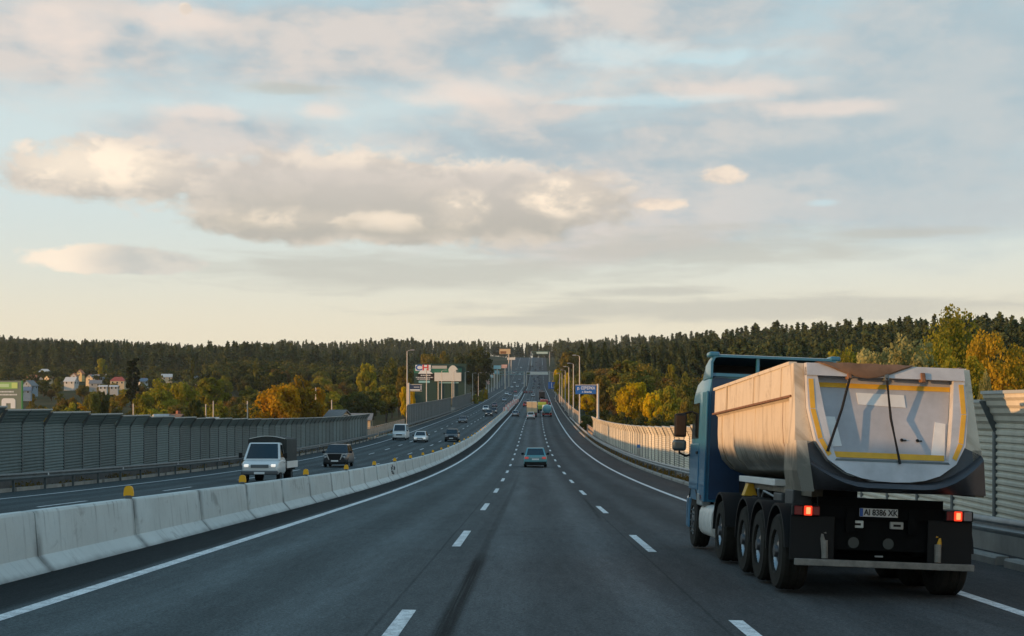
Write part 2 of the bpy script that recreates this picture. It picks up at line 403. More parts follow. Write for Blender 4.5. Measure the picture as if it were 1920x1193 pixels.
o = bpy.data.objects.new('ground', grid_mesh('ground', X, Y, Z, [ground_mat()])); C.objects.link(o)
tag(o, 'valley of rough grass rising to wooded hills', kind='structure')

def paint_mat():
    m, nt, b = nmat('road_paint'); X_.nt = nt
    g = nt.nodes.new('ShaderNodeNewGeometry'); pos = X_(g.outputs['Position']); n = noise(pos, 5, 6, .7); n2 = noise(pos, 40, 3, .7)
    c = mixc(sst(n*.6+n2*.4, .60,.40), (.80,.81,.80), (.42,.43,.43)); nt.links.new(c.s, b.inputs['Base Color']); b.inputs['Roughness'].default_value = .8; b.inputs['Specular IOR Level'].default_value = .2
    return m
pm = paint_mat(); mk = MB()
def stripe(u, w, y0, y1, step=4):
    ys = [y0]
    while ys[-1] < y1: ys.append(min(y1, ys[-1]+max(step, .02*ys[-1])))
    a = []
    for y in ys: a += [P(u-w/2,y,.005), P(u+w/2,y,.005)]
    mk.add(a, [(2*i,2*i+1,2*i+3,2*i+2) for i in range(len(ys)-1)])
stripe(-5.6,.20,-20,1750); stripe(6.1,.20,-20,1750); stripe(-19.8,.18,20,1750); stripe(-8.75,.18,20,1750)
for u, off, w in ((-1.38,0,.165),(2.37,-.4,.165),(-12.1,3,.15),(-16.0,3,.15)):
    k = 0
    while True:
        y = .4+off+16*k-5; k += 1
        if y > 900: break
        if y+5 > 0: stripe(u, w*(1 if y < 150 else 1.2), y, y+5.2, 3)
tag(mk.build('lane_markings', pm), 'white edge lines and broken lane lines', kind='structure')

# kerb on the right-hand shoulder and left edge
kb = MB(); conc = mat('kerb_concrete', (.30,.28,.25), .85, var=.25, scale=1.2, bump=.2, world=True)
def kerb(u, y0, y1, L=3.0, w=.24, h=.16):
    y = y0
    while y < y1:
        b = min(y+L*(1 if y < 200 else 3)-.05, y1)
        r0 = [P(u,y,-.1),P(u+w,y,-.1),P(u+w,y,h),P(u+.04,y,h),P(u,y,h-.04)]; r1 = [P(u,b,-.1),P(u+w,b,-.1),P(u+w,b,h),P(u+.04,b,h),P(u,b,h-.04)]
        kb.loft([r0,r1]); y = b+.05 if int(y*10)%4 else b+.45
kerb(8.35, -10, 640); kerb(-22.45, 20, 640)
tag(kb.build('kerb', conc), 'pale concrete kerb along the motorway edges', kind='structure')

# ------------------------------------------------------------------ concrete median barrier
def barrier_mat():
    m, nt, b = nmat('cast_concrete'); X_.nt = nt
    g = nt.nodes.new('ShaderNodeNewGeometry'); pos = X_(g.outputs['Position']); sp = nt.nodes.new('ShaderNodeSeparateXYZ'); nt.links.new(pos.s, sp.inputs[0])
    x, y, z = (X_(o_) for o_ in sp.outputs)
    tcn = nt.nodes.new('ShaderNodeTexCoord'); s2 = nt.nodes.new('ShaderNodeSeparateXYZ'); nt.links.new(tcn.outputs['Object'], s2.inputs[0]); lz = X_(s2.outputs[2]); ly = X_(s2.outputs[1])
    oi = nt.nodes.new('ShaderNodeObjectInfo'); rnd = X_(oi.outputs['Random'])
    n1 = noise(comb(x, y*.9, z*1.2), 1, 6, .62); st = noise(comb(0., y*6.5, z*.7), 1, 5, .65); fi = noise(pos, 22, 4, .7); patch = noise(comb(y*1.3, z*2.2, rnd*9), 1, 4, .6, .8)
    v = (.72+.36*n1+.14*fi)*(.93+rnd*.14)
    c = comb(v*.56, v*.59, v*.57)
    c = mixc(sst(st, .52,.72)*sst(lz, .05,.9,.35,1)*.55, c, (.11,.11,.108))        # rain streaks
    c = mixc(sst(patch, .58,.74)*.45, c, (.15,.148,.14))                            # damp blotches
    c = mixc(sst(mth('ABSOLUTE', ly), 2.30, 2.54)*sst(n1, .30,.55)*.65, c, (.085,.085,.082))   # dirt at the joints
    c = mixc(sst(lz+(n1-.5)*.14, .16, .02)*.75, c, (.085,.083,.078))                # splash dirt at the foot
    nt.links.new(c.s, b.inputs['Base Color']); b.inputs['Roughness'].default_value = .85
    bp = nt.nodes.new('ShaderNodeBump'); bp.inputs['Strength'].default_value = .25; bp.inputs['Distance'].default_value = .01
    nt.links.new(fi.s, bp.inputs['Height']); nt.links.new(bp.outputs[0], b.inputs['Normal'])
    return m
bmat_ = barrier_mat(); SEG = 5.15
def barrier_mesh():
    prof = [(-.37,-.12),(-.37,.07),(-.17,.29),(-.11,.90),(-.085,.94),(.085,.94),(.11,.90),(.17,.29),(.37,.07),(.37,-.12)]
    h = SEG/2-.022; b = MB(); rings = []
    for y, s in ((-h,.90),(-h+.035,1.0),(-1,1),(1,1),(h-.035,1.0),(h,.90)): rings.append([(x*s if s == 1 else x*.93, y, z if s == 1 else z-.012) for x, z in prof])
    b.loft(rings); return b.mesh('barrier_segment', [bmat_], 25)
bme = barrier_mesh()
pst = mat('graffiti_soot', (.10,.10,.105), .8)
k = 0; y = 25.75-SEG*4
while y < 760:
    yc = y+SEG/2; o = bpy.data.objects.new('barrier_segment', bme); C.objects.link(o)
    o.location = (DX(yc)-7.25, yc, ZR(yc)+.07); sl_ = (ZR(yc+2)-ZR(yc-2))/4; yw = (DX(yc+2)-DX(yc-2))/4
    o.rotation_euler = (math.atan(sl_), 0, -math.atan(yw))
    lab = 'weathered grey concrete segment of the barrier between the carriageways'
    if abs(yc-75) < SEG/2:
        lab = 'concrete barrier segment with black spray-painted scrawl on its road side'
        g = MB()
        for j in range(7):
            x0 = random.uniform(-.9,.6); zz = .40+.07*j*random.uniform(.6,1)
            pts = []
            for q in range(5):
                z_ = min(.84, max(.36, zz+random.uniform(-.08,.09))); pts.append((.17-(z_-.29)*.0984+.004, x0+q*.16+random.uniform(-.08,.08), z_))
            g.tube(pts, .03, 5)
        g.build('graffiti', pst, o)
    if y < 22: lab = 'nearest concrete barrier segments, stained dark, at the left picture edge'
    tag(o, lab, 'concrete barrier', 'concrete barrier segments between the carriageways'); y += SEG; k += 1
# yellow reflectors standing on the barrier
rf = MB(); rf.prism([(-.088,.05),(.088,.05),(.09,.10),(.075,.19),(.055,.222),(.02,.235),(-.02,.235),(-.055,.222),(-.075,.19),(-.09,.10)], -.026, .026)
rfm = rf.mesh('reflector', [M['amber']]); fm = MB().box(-.05,.05,-.04,.04,0,.062).mesh('foot', [M['steel_dark']])
y = 25.85; i = 0; near = ['large yellow reflector on the barrier nearest the camera','yellow reflector on the barrier just below the canvas-topped pickup','yellow reflector on the barrier between pickup truck and dark SUV','yellow reflector on the barrier in front of the dark SUV']
while y < 420:
    o = bpy.data.objects.new('barrier_reflector', rfm); C.objects.link(o); o.location = (DX(y)-7.25, y, ZR(y)+.07+.935)
    f_ = bpy.data.objects.new('foot', fm); C.objects.link(f_); f_.parent = o
    tag(o, near[i] if i < 4 else 'small yellow reflector in the row further along the concrete barrier', 'reflector', 'yellow reflectors on the concrete barrier'); y += 10.3; i += 1

# ------------------------------------------------------------------ noise barriers
def panel_mesh(name, L, zb, zt, hood_h, hood_x, side, m, mcap):
    """corrugated panel; side=+1 leans its top towards +x"""
    prof = []; z = zb; w = .145
    while z < zt-.01:
        prof += [(0,z),(.035,z+.03),(.035,z+.085),(0,z+.115)]; z += w
    n = 4; z0 = prof[-1][1]
    for i in range(1, n+1):
        t = i/n; t0 = (i-.6)/n
        prof += [(hood_x*t0+.03, z0+hood_h*t0), (hood_x*t, z0+hood_h*t)]
    ring = lambda y: [(side*x, y, z) for x, z in prof]+[(side*(x-.07), y, z) for x, z in reversed(prof)]
    b = MB(); b.loft([ring(-L/2+.03), ring(L/2-.03)])
    x, z = prof[-1]; b.mat(1).box(min(side*(x-.10),side*(x+.03)), max(side*(x-.10),side*(x+.03)), -L/2, L/2, z-.015, z+.05)
    return b.mesh(name, [m, mcap], None), z
def metal_panel(name, col, var):
    m, nt, b = nmat(name); X_.nt = nt
    g = nt.nodes.new('ShaderNodeNewGeometry'); pos = X_(g.outputs['Position']); sp = nt.nodes.new('ShaderNodeSeparateXYZ'); nt.links.new(pos.s, sp.inputs[0])
    n = noise(comb(X_(sp.outputs[1])*3., X_(sp.outputs[2])*.8, 0.), 1, 6, .65); n2 = noise(pos, .35, 3, .5); oi = nt.nodes.new('ShaderNodeObjectInfo'); r = X_(oi.outputs['Random'])
    v = (1-var)+n*var*1.2+(n2-.5)*.5*var+(r-.5)*var*.8
    nt.links.new(comb(v*col[0], v*col[1], v*col[2]).s, b.inputs['Base Color']); b.inputs['Roughness'].default_value = .55
    return m
mpl = metal_panel('panel_grey_green', (.125,.178,.180), .55); mpr = metal_panel('panel_pale_grey', (.70,.65,.53), .38)
mcap = mat('panel_capping', (.42,.45,.44), .5, .3); mfl = metal_panel('panel_dark_flat', (.13,.15,.15), .3)
def noise_wall(name, label, u, side, y0, y1, L, zb, zt, hh, hx, m, plinth, pm_, group_n=2, zoff=0, hood=True, start_seed=0):
    ym = y0; root = thing(name, label, 'noise barrier', P(u,y0,0)); base = Vector(root.location)
    me, ztop = panel_mesh('panel', L, zb, zt, hh, hx, side, m, mcap)
    pl = MB(); i = 0; ys = y0
    post = MB(); post.prismx([(-.07,zb-.75),(.07,zb-.75),(.07,zt-.03),(-.07,zt-.03)], -.12*side-.02, .06*side); hxs = side*hx
    post.add([(side*.05,-.03,zt-.05),(side*.05,.03,zt-.05),(hxs+side*.05,-.03,ztop+.0),(hxs+side*.05,.03,ztop+.0),(hxs-side*.1,-.03,ztop),(hxs-side*.1,.03,ztop),(-side*.1,-.03,zt-.05),(-side*.1,.03,zt-.05)],
             [(0,1,3,2),(2,3,5,4),(4,5,7,6),(6,7,1,0),(0,2,4,6),(1,7,5,3)])
    pmesh = post.mesh('post', [M['steel_dark']])
    N = int(round((y1-y0)/L))
    for i in range(N):
        yc = y0+L*(i+.5); yg = y0+L*((i//group_n)*group_n+group_n/2)
        z = rz(u, yg)+zoff
        p = bpy.data.objects.new('panel', me); C.objects.link(p); p.parent = root
        yw = (DX(yc+1)-DX(yc-1))/2
        p.location = Vector((DX(yc)+u, yc, z))-base; p.rotation_euler = (0,0,-math.atan(yw))
        yp = y0+L*i; q = bpy.data.objects.new('post', pmesh); C.objects.link(q); q.parent = root; q.location = Vector((DX(yp)+u, yp, z+.02))-base
    ys = [y0+ (y1-y0)*j/40 for j in range(41)]; w = .22
    rings = [[tuple(Vector(P(u-w,y,-.5))-base), tuple(Vector(P(u+w-.1,y,-.5))-base), tuple(Vector(P(u+w-.1,y,zb+.02+plinth))-base), tuple(Vector(P(u-w,y,zb+.02+plinth))-base)] for y in ys]
    pl.loft(rings); pl.build('plinth', pm_, root)
    return root
darkconc = mat('dark_concrete', (.11,.105,.10), .9, var=.3, scale=1, world=True)
noise_wall('noise_barrier', 'grey-green corrugated noise barrier with stepped hooded top, left of the oncoming lanes', -23.2, 1, -44, 203, 2.95, .62, 2.95, .55, .42, mpl, 0, darkconc)
noise_wall('noise_barrier', 'pale ribbed noise barrier with leaning top, sunlit on the right roadside', 9.75, -1, 6, 217, 2.95, .55, 2.56, .62, .30, mpr, 0, conc, group_n=2)
noise_wall('noise_barrier', 'dark smooth noise barrier behind the white van, beyond the gap', -23.2, 1, 268, 400, 4.0, .3, 3.9, .25, .15, mfl, 0, darkconc, group_n=1)
noise_wall('noise_barrier', 'short dark noise barrier past the gap with the concrete post foot', -23.4, 1, 410, 520, 5.0, .3, 3.7, .25, .15, mfl, 0, darkconc, group_n=1)
orangep = metal_panel('panel_weathered_tan', (.50,.40,.30), .3)
noise_wall('noise_barrier', 'distant orange-lit noise barrier curving beside the right-hand lamp posts', 9.9, -1, 292, 640, 6.0, .3, 2.3, .3, .15, orangep, 0, conc, group_n=1)

# ------------------------------------------------------------------ guard rails
def guard_rail(label, u, side, y0, y1, m, pitch=4.0, zc=.66, double=False):
    root = thing('guard_rail', label, 'guard rail', P(u,y0,0)); base = Vector(root.location)
    prof = [(.0,-.155),(.035,-.15),(.075,-.10),(.075,-.065),(.02,-.02),(.02,.02),(.075,.065),(.075,.10),(.035,.15),(0,.155),(-.008,.15),(-.008,-.15)]
    b = MB()
    for dz in ((0,) if not double else (0,)):
        b.loft([[tuple(Vector(P(u+side*x, y, zc+z+dz))-base) for x, z in prof] for y in ylines(y0, y1, .02, 3)])
    b.build('rail', m, root, 40)
    pb = MB().box(-.05-.04*side,.05-.04*side,-.035,.035,-.1,zc+.12).box(min(-.06*side,.0),max(-.06*side,0),-.06,.06,zc-.12,zc+.10).mesh('post', [M['steel_dark']])
    y = y0+1
    while y < y1:
        q = bpy.data.objects.new('post', pb); C.objects.link(q); q.parent = root; q.location = Vector(P(u-.03*side,y,0))-base; y += pitch
    rb = MB().box(-.01,.02,-.05,.05,-.05,.05).mesh('reflector', [mat('rail_reflector', (.8,.8,.78), .2)])
    y = y0+5
    while y < min(y1, 220):
        q = bpy.data.objects.new('reflector', rb); C.objects.link(q); q.parent = root; q.location = Vector(P(u+side*.08,y,zc+.02))-base; y += 12
    return root
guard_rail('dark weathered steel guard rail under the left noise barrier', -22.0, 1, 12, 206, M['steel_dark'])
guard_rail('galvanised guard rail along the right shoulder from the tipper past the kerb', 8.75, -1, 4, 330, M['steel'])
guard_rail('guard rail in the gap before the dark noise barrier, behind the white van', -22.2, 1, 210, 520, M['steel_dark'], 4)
# railings in the gaps
def railing(label, u, y0, y1, m, h=1.15):
    root = thing('railing', label, 'railing', P(u,y0,0)); base = Vector(root.location); ys = ylines(y0,y1,.01,4)
    b = MB()
    for z in (h, h*.66, h*.33): b.loft([[tuple(Vector(P(u+a,y,z+c))-base) for a, c in ((-.04,-.04),(.04,-.04),(.04,.04),(-.04,.04))] for y in ys])
    b.build('rail', m, root)
    pb = MB().box(-.05,.05,-.05,.05,-.2,h+.05).mesh('post', [m]); y = y0
    while y <= y1:
        q = bpy.data.objects.new('post', pb); C.objects.link(q); q.parent = root; q.location = Vector(P(u,y,0))-base; y += 3
    b2 = MB(); b2.loft([[tuple(Vector(P(u+a,y,z))-base) for a, z in ((-.03,.05),(.03,.05),(.03,h*.9),(-.03,h*.9))] for y in ys]); b2.build('infill', mat('railing_infill', (.36,.27,.20), .7, var=.3, scale=1, world=True), root)
rm = mat('rust_tan_paint', (.42,.30,.22), .6, var=.25, scale=1, world=True)
railing('low tan railing in the gap after the left noise barrier', -23.6, 206, 266, rm, 1.5)
railing('low orange-lit railing just past the end of the right noise barrier', 9.9, 219, 290, rm, 1.25)

# ------------------------------------------------------------------ lamp posts
def lamp_post(h=12.0, arm=1):
    root = thing('lamp_post', 'x', 'lamp post')
    MB().tube([(0,0,-.5),(0,0,2.2),(0,0,2.25),(0,0,h)], [.17,.165,.13,.085], 10).build('pole', M['pole'], root, 40)
    MB().tube([(0,0,h-.05),(arm*.3,0,h+.15),(arm*.8,0,h+.22)], [.05,.045,.04], 6).build('arm', M['pole'], root, 40)
    MB().bbox(arm*.7 if arm > 0 else arm*1.4, arm*1.4 if arm > 0 else arm*.7, -.16,.16,h+.15,h+.30,.04).build('lamp_head', mat('lamp_head_grey', (.35,.36,.37), .4), root)
    return root
lp = lamp_post(12.6, 1); first = True
LEFT = [275,323,373,426,490,545,597,646,696,746,793,836,900,960,1030,1100]
HL = [14.4,11.5,11.5,11.5,11.5,11,11,11,11,11,11,11,11,11,11,11]
for i, y in enumerate(LEFT):
    q = lp if i == 0 else copy_tree(lp); q.location = P(-23.9 if y < 600 else -24.6, y, 0); q.scale = (1,1,(HL[i]+.0)/12.6)
    q['label'] = ['tallest left lamp post, at the near end of the dark noise barrier','pale lamp post just right of the dark blue cantilever sign','pale lamp post in front of the left end of the white billboard','pale lamp post in front of the bulge of the white billboard','pale lamp post standing in the gap between the two dark barriers'][i] if i < 5 else 'thin pale lamp post in the far row left of the road'
    q['group'] = 'lamp posts left of the road'
RIGHT = [275,323,373,426,490,545,597,646,696,760,830,900,980,1060]; lpr = None
for i, y in enumerate(RIGHT):
    if lpr is None: lpr = lamp_post(12.6, -1); q = lpr
    else: q = copy_tree(lpr)
    q.location = P(9.45+.0, y, 0) if y < 600 else P(10.2, y, 0); q.scale = (1,1,[13.6,12.8,12.6,12.0,11.2,11,11,11,11,11,11,11,11,11][i]/12.6)
    q['label'] = ['tallest thin lamp post right of the road, in front of the blue river sign','second tall lamp post right of the road, at the river sign left edge'][i] if i < 2 else 'thin sunlit lamp post in the far row right of the road'
    q['group'] = 'lamp posts right of the road'

# ------------------------------------------------------------------ vegetation
def leaf_mat(name, c1, c2, trans=.35, dark=(.02,.03,.01)):
    m = bpy.data.materials.new(name); m.use_nodes = True; nt = m.node_tree; X_.nt = nt
    for n in list(nt.nodes): nt.nodes.remove(n)
    out = nt.nodes.new('ShaderNodeOutputMaterial'); g = nt.nodes.new('ShaderNodeNewGeometry'); pos = X_(g.outputs['Position'])
    oi = nt.nodes.new('ShaderNodeObjectInfo'); rnd = X_(oi.outputs['Random']); at = nt.nodes.new('ShaderNodeAttribute'); at.attribute_name = 'tint'; ti = X_(at.outputs['Fac'])
    n1 = noise(pos, .55, 4, .6); n2 = noise(pos, 4., 2, .7)
    f = sst(n1*.75+n2*.25+(rnd-.5)*.22+(ti-.5)*.5, .30,.70)
    c = mixc(f, c1, c2); c = mixc(sst(n2, .55,.8)*.35, c, dark)
    d = nt.nodes.new('ShaderNodeBsdfDiffuse'); t = nt.nodes.new('ShaderNodeBsdfTranslucent'); mx = nt.nodes.new('ShaderNodeMixShader'); mx.inputs[0].default_value = trans
    nt.links.new(c.s, d.inputs[0]); nt.links.new(c.s, t.inputs[0]); nt.links.new(d.outputs[0], mx.inputs[1]); nt.links.new(t.outputs[0], mx.inputs[2]); nt.links.new(mx.outputs[0], out.inputs[0])
    return m
LM = {'green': leaf_mat('leaves_green', (.066,.088,.022), (.20,.19,.04)),
      'dark': leaf_mat('leaves_dark_green', (.046,.062,.022), (.135,.135,.038)),
      'olive': leaf_mat('leaves_olive', (.12,.105,.026), (.29,.225,.042)),
      'yellow': leaf_mat('leaves_yellow', (.42,.30,.012), (.76,.57,.025), .45, (.12,.09,.01)),
      'orange': leaf_mat('leaves_orange', (.27,.14,.014), (.55,.32,.022), .4, (.08,.05,.01)),
      'lime': leaf_mat('leaves_yellow_green', (.17,.165,.022), (.38,.34,.04), .4, (.05,.06,.01)),
      'brown': leaf_mat('leaves_brown_olive', (.10,.07,.026), (.22,.150,.042)),
      'gold': leaf_mat('leaves_gold_olive', (.20,.135,.02), (.46,.31,.03), .4, (.07,.06,.012)),
      'cypress': leaf_mat('leaves_blackish_green', (.012,.022,.010), (.034,.046,.018), .2),
      'pine': leaf_mat('pine_needles', (.032,.054,.026), (.092,.112,.044), .2),
      'silver': leaf_mat('leaves_silver_green', (.20,.20,.075), (.44,.41,.17), .4, (.07,.075,.03))}
def leaf_quads(P_, N_, size, rng, jitter=.8, asp=1.0):
    """numpy: one bent-free quad per point, facing roughly N_"""
    n = len(P_); N = N_+rng.normal(0, jitter, (n,3)); N /= np.linalg.norm(N,axis=1,keepdims=True)+1e-9
    A = np.cross(N, rng.normal(0,1,(n,3))); A /= np.linalg.norm(A,axis=1,keepdims=True)+1e-9; B = np.cross(N, A)
    s = (size*rng.uniform(.6,1.35,n))[:,None]; A = A*s*.5*asp; B = B*s*.5
    return np.stack([P_-A*.9-B*.35, P_+A*.2-B*1.05, P_+A*1.0+B*.3, P_-A*.15+B],1)
def decid_pts(rng, H, Rr, nb, per, trunk=.22, shape=1.0):
    """points and normals of a broad-leaved crown made of many leafy boughs"""
    Ps, Ns = [], []; cz = H*(.5+trunk*.5); hz = H*(1-trunk)*.5
    for i in range(nb):
        d = rng.normal(0,1,3); d /= np.linalg.norm(d); rr = rng.uniform(.35,.92)
        zf = d[2]*rr; wid = (1-.30*max(zf,0)**1.5*shape)*(1-.35*max(-zf,0))
        c = np.array([d[0]*rr*Rr*wid, d[1]*rr*Rr*wid, cz+zf*hz]); r = rng.uniform(.16,.34)*Rr*(1.15-.5*rr*.6)
        q = rng.normal(0,1,(per,3)); q /= np.linalg.norm(q,axis=1,keepdims=True); q[:,2] *= .8
        k = rng.uniform(.35,1.05,(per,1))**.6
        Ps.append(c+q*k*r); out = (c-np.array([0,0,cz])); out = out/(np.linalg.norm(out)+1e-6)
        Ns.append(q*.8+out*.55+np.array([0,0,.25]))
    return np.concatenate(Ps), np.concatenate(Ns)
def pine_pts(rng, H, Rr, n, trunk=.35, tip=.75):
    t = rng.uniform(0,1,n)**.8; lay = np.floor(t*11)/11+rng.normal(0,.03,n); z = H*(trunk+(1-trunk)*lay)
    ang = rng.uniform(0,2*np.pi,n); k = rng.uniform(.1,1,n)**.55
    lob = .65+.35*np.sin(ang*3+lay*17)+.2*np.sin(ang*5+lay*31)
    r = Rr*((1-lay*.97)**tip)*k*np.clip(lob,.3,1.2)*np.where(lay<.12,.65,1)
    Pp = np.stack([r*np.cos(ang), r*np.sin(ang), z-r*.18+rng.normal(0,.12,n)],1)
    return Pp, np.stack([np.cos(ang)*.5, np.sin(ang)*.5, np.full(n,.75)],1)
def quads_mesh(name, Q, m, tint=None):
    n = len(Q); me = bpy.data.meshes.new(name); me.vertices.add(4*n); me.vertices.foreach_set('co', Q.reshape(-1).astype(np.float32))
    me.loops.add(4*n); me.loops.foreach_set('vertex_index', np.arange(4*n,dtype=np.int32)); me.polygons.add(n)
    me.polygons.foreach_set('loop_start', np.arange(0,4*n,4,dtype=np.int32)); me.polygons.foreach_set('loop_total', np.full(n,4,dtype=np.int32))
    a = me.attributes.new('tint','FLOAT','FACE'); a.data.foreach_set('value', (np.full(n,.5) if tint is None else tint).astype(np.float32))
    me.update(); me.validate(); me.materials.append(m); return me
def trunk_mesh(rng, H, top, r, m, limbs=6, spread=.25):
    b = MB(); b.tube([(0,0,-1),(0,0,H*.2),(rng.normal(0,.1),rng.normal(0,.1),H*top)], [r*1.3,r,r*.35], 7)
    for i in range(limbs):
        a = rng.uniform(0,6.28); z0 = H*rng.uniform(.2,top*.75); l = H*spread*rng.uniform(.6,1.2)
        b.tube([(0,0,z0),(math.cos(a)*l*.5,math.sin(a)*l*.5,z0+l*.5),(math.cos(a)*l,math.sin(a)*l,z0+l*1.05)], [r*.45,r*.3,r*.1], 5)
    return b.mesh('trunk', [m])
TREES = {}
def proto(kind, i):
    key = (kind, i)
    if key in TREES: return TREES[key]
    rng = np.random.default_rng(hash(kind)%1000 if False else sum(map(ord,kind))*7+i)
    if kind == 'pine':
        p, n = pine_pts(rng, 1*20, 3.0, 2600, [.32,.42,.25][i%3], [.7,.55,.85][i%3]); Q = leaf_quads(p, n, .62, rng, .5, 1.5); tr = trunk_mesh(rng, 20, .96, .22, M['pinebark'], 0)
    elif kind == 'fine':
        p, n = decid_pts(rng, 12, [4.6,3.9,5.0,4.2][i%4], [120,100,130,110][i%4], 230, [.02,.06,.0,.05][i%4], [.2,.1,.3,.2][i%4]); Q = leaf_quads(p, n, .23, rng, .9); tr = trunk_mesh(rng, 12, .8, .2, M['trunk'], 9)
    elif kind == 'poplar':
        p, n = decid_pts(rng, 20, 2.0, 70, 80, .06, 1.3); Q = leaf_quads(p, n, .5, rng); tr = trunk_mesh(rng, 20, .8, .25, M['trunk'], 3, .06)
    elif kind == 'bush':
        p, n = decid_pts(rng, 5, 3.4, 36, 110, -.25, .7); Q = leaf_quads(p, n, .34, rng); tr = trunk_mesh(rng, 5, .5, .08, M['trunk'], 5, .3)
    else:
        p, n = decid_pts(rng, 12, [4.6,3.9,5.0,4.2][i%4], [64,56,74,60][i%4], 120, [.16,.2,.1,.22][i%4], [1,.7,1.2,1.4][i%4]); Q = leaf_quads(p, n, .42, rng); tr = trunk_mesh(rng, 12, .8, .22, M['trunk'], 7)
    TREES[key] = (Q, tr, {}); return TREES[key]
NTREE = 0
def tree(kind, col, X, Y, H, label, group=None, W=1.0, i=0, z=None, name=None, cat='tree'):
    global NTREE
    Q, tr, mm = proto(kind, i)
    if col not in mm: mm[col] = quads_mesh('crown', Q, LM[col])
    s = H/{'pine':20,'poplar':20,'bush':5}.get(kind,12)
    r = thing(name or {'pine':'pine_tree','poplar':'poplar_tree','bush':'bush'}.get(kind,'broadleaf_tree'), label, cat, (X,Y,Tz(X,Y) if z is None else z), (0,0,random.uniform(0,6.28)), group)
    r.scale = (s*W,s*W,s)
    c = bpy.data.objects.new('crown' if kind != 'bush' else 'foliage', mm[col]); C.objects.link(c); c.parent = r
    t = bpy.data.objects.new('trunk' if kind != 'bush' else 'stem', tr); C.objects.link(t); t.parent = r; NTREE += 1
    return r
def tpx(kind, col, px, ptop, Y, label, wpx=None, i=0, group=None, pbase=None, **k):
    X = atpx(px, Y); g = Tz(X, Y); top = zpx(ptop, Y); H = max(2.5, top-g); W = 1.0
    if wpx:
        w0 = {'pine':6,'poplar':4,'bush':6.8}.get(kind, [9.2,7.8,10,8.4][i%4])*H/{'pine':20,'poplar':20,'bush':5}.get(kind,12); W = wpx*Y/F/w0
    return tree(kind, col, X, Y, H, label, group, W, i, **k)
# --- named trees
tpx('broad','orange',521,708,228,'orange autumn tree behind the left barrier, left half of the golden pair',104,0)
tpx('broad','gold',566,706,234,'olive autumn tree right of the orange one behind the left barrier',92,2)
tpx('broad','orange',596,722,262,'bronze tinted tree peeking right of the olive tree behind the left barrier',40,1)
tpx('broad','dark',366,744,222,'small dark tree left of the brick shed behind the left barrier',44,1)
tpx('poplar','cypress',248,646,450,'tall dark columnar poplar standing above the village roofs',30,0)
tpx('poplar','green',361,657,640,'slender distant poplar against the dark forest edge',9,0)
tpx('poplar','green',480,655,560,'slim upright poplar at the edge of the forest right of the dark plantation',14,0)
for a in ((300,712,330,90,2),(345,706,345,70,0),(270,730,318,52,3),(395,703,380,70,1)): tpx('broad','lime',a[0],a[1],a[2],'yellow-green tree in the bright row right of the poplar',a[3],a[4],'yellow-green trees right of the poplar')
tpx('bush','lime',273,763,205,'yellow-green bush behind the left barrier beside the teal-gabled house',44,0)
tpx('broad','brown',125,736,300,'russet and olive tree behind the left barrier, right of the green billboard',50,0)
tpx('broad','lime',138,756,270,'bright yellow-green tree low behind the left barrier, below the russet one',56,2)
tpx('broad','green',172,724,330,'round green tree below the village gables, left of its twin',38,0)
tpx('broad','dark',192,726,335,'round dark green tree touching the left poplar-side neighbour',34,3)
tpx('broad','lime',190,670,760,'pale lime tree standing before the forest above the village',22,1)
tpx('broad','olive',806,655,610,'olive-gold tree above the green advertising wall',50,0); tpx('broad','olive',830,659,620,'olive tree right of the gold one above the advertising wall',40,2)
tpx('broad','olive',758,682,410,'olive tree behind the tallest left lamp post',44,1)
tpx('broad','yellow',757,722,285,'small yellow tree behind the tall left lamp post',18,1); tpx('broad','yellow',774,714,300,'small golden tree under the advertising wall by the cantilever sign',12,0)
tpx('broad','lime',687,676,420,'light green round tree on the dark wooded slope left of the lamp post',42,1)
tpx('broad','green',735,672,480,'mid-green tree on the slope just left of the tall lamp post',46,2)
tpx('broad','dark',895,652,620,'big dark tree in the gap left of the road behind the far lamp posts',80,2); tpx('broad','dark',868,660,600,'dark tree beside the big dark one left of the road',50,0)
for a in ((892,738,520),(903,732,560),(909,726,600)): tpx('bush','lime',a[0],a[1],a[2],'yellow-green roadside bush under the far left lamp posts',16,0,'bushes under the far left lamp posts')
# right-hand side
tpx('broad','yellow',1188,707,238,'bright yellow autumn tree right of the blue river sign',66,0); tpx('broad','yellow',1222,732,234,'orange-tinged yellow tree just right of the brightest yellow one',40,1)
tpx('broad','lime',1250,716,250,'yellow-olive tree between the bright yellow tree and the truck cab',56,3)
tpx('broad','brown',1155,684,300,'brown-olive tree behind the blue river sign post',62,2); tpx('broad','olive',1128,700,285,'olive tree directly behind the blue river sign',40,1)
tpx('broad','olive',1212,668,330,'olive tree high on the slope above the yellow tree',56,0); tpx('broad','green',1285,700,270,'dark green tree beside the truck cab mirror',56,2)
tpx('broad','lime',1258,678,350,'pale green tree among the pines above the yellow-olive one',30,1)
tpx('broad','green',1095,690,420,'green tree behind the right-hand lamp posts',54,0); tpx('broad','olive',1068,655,620,'leafy olive tree at the forest edge right of the far gantry',50,1)
tpx('broad','olive',1290,742,232,'low olive tree just left of the truck mirrors',40,0)
for a in ((1045,690,560),(1062,700,500),(1078,715,430),(1100,735,330)): tpx('broad','yellow',a[0],a[1],a[2],'gold-leaved tree in the row behind the right-hand lamp posts',20+(a[0]-1045)*.3,a[0]%4,'gold trees behind the right-hand lamp posts')
tpx('fine','lime',1782,578,150,'tallest green tree rising above the right-hand skyline behind the tipper',185,2)
tpx('fine','silver',1694,612,122,'silvery olive tree above the middle of the tipper tailgate',165,1); tpx('fine','silver',1640,636,128,'smaller silvery tree left of the other above the tipper tailgate',130,3)
tpx('fine','lime',1752,632,128,'dense olive tree under the tallest one behind the tipper',130,0)
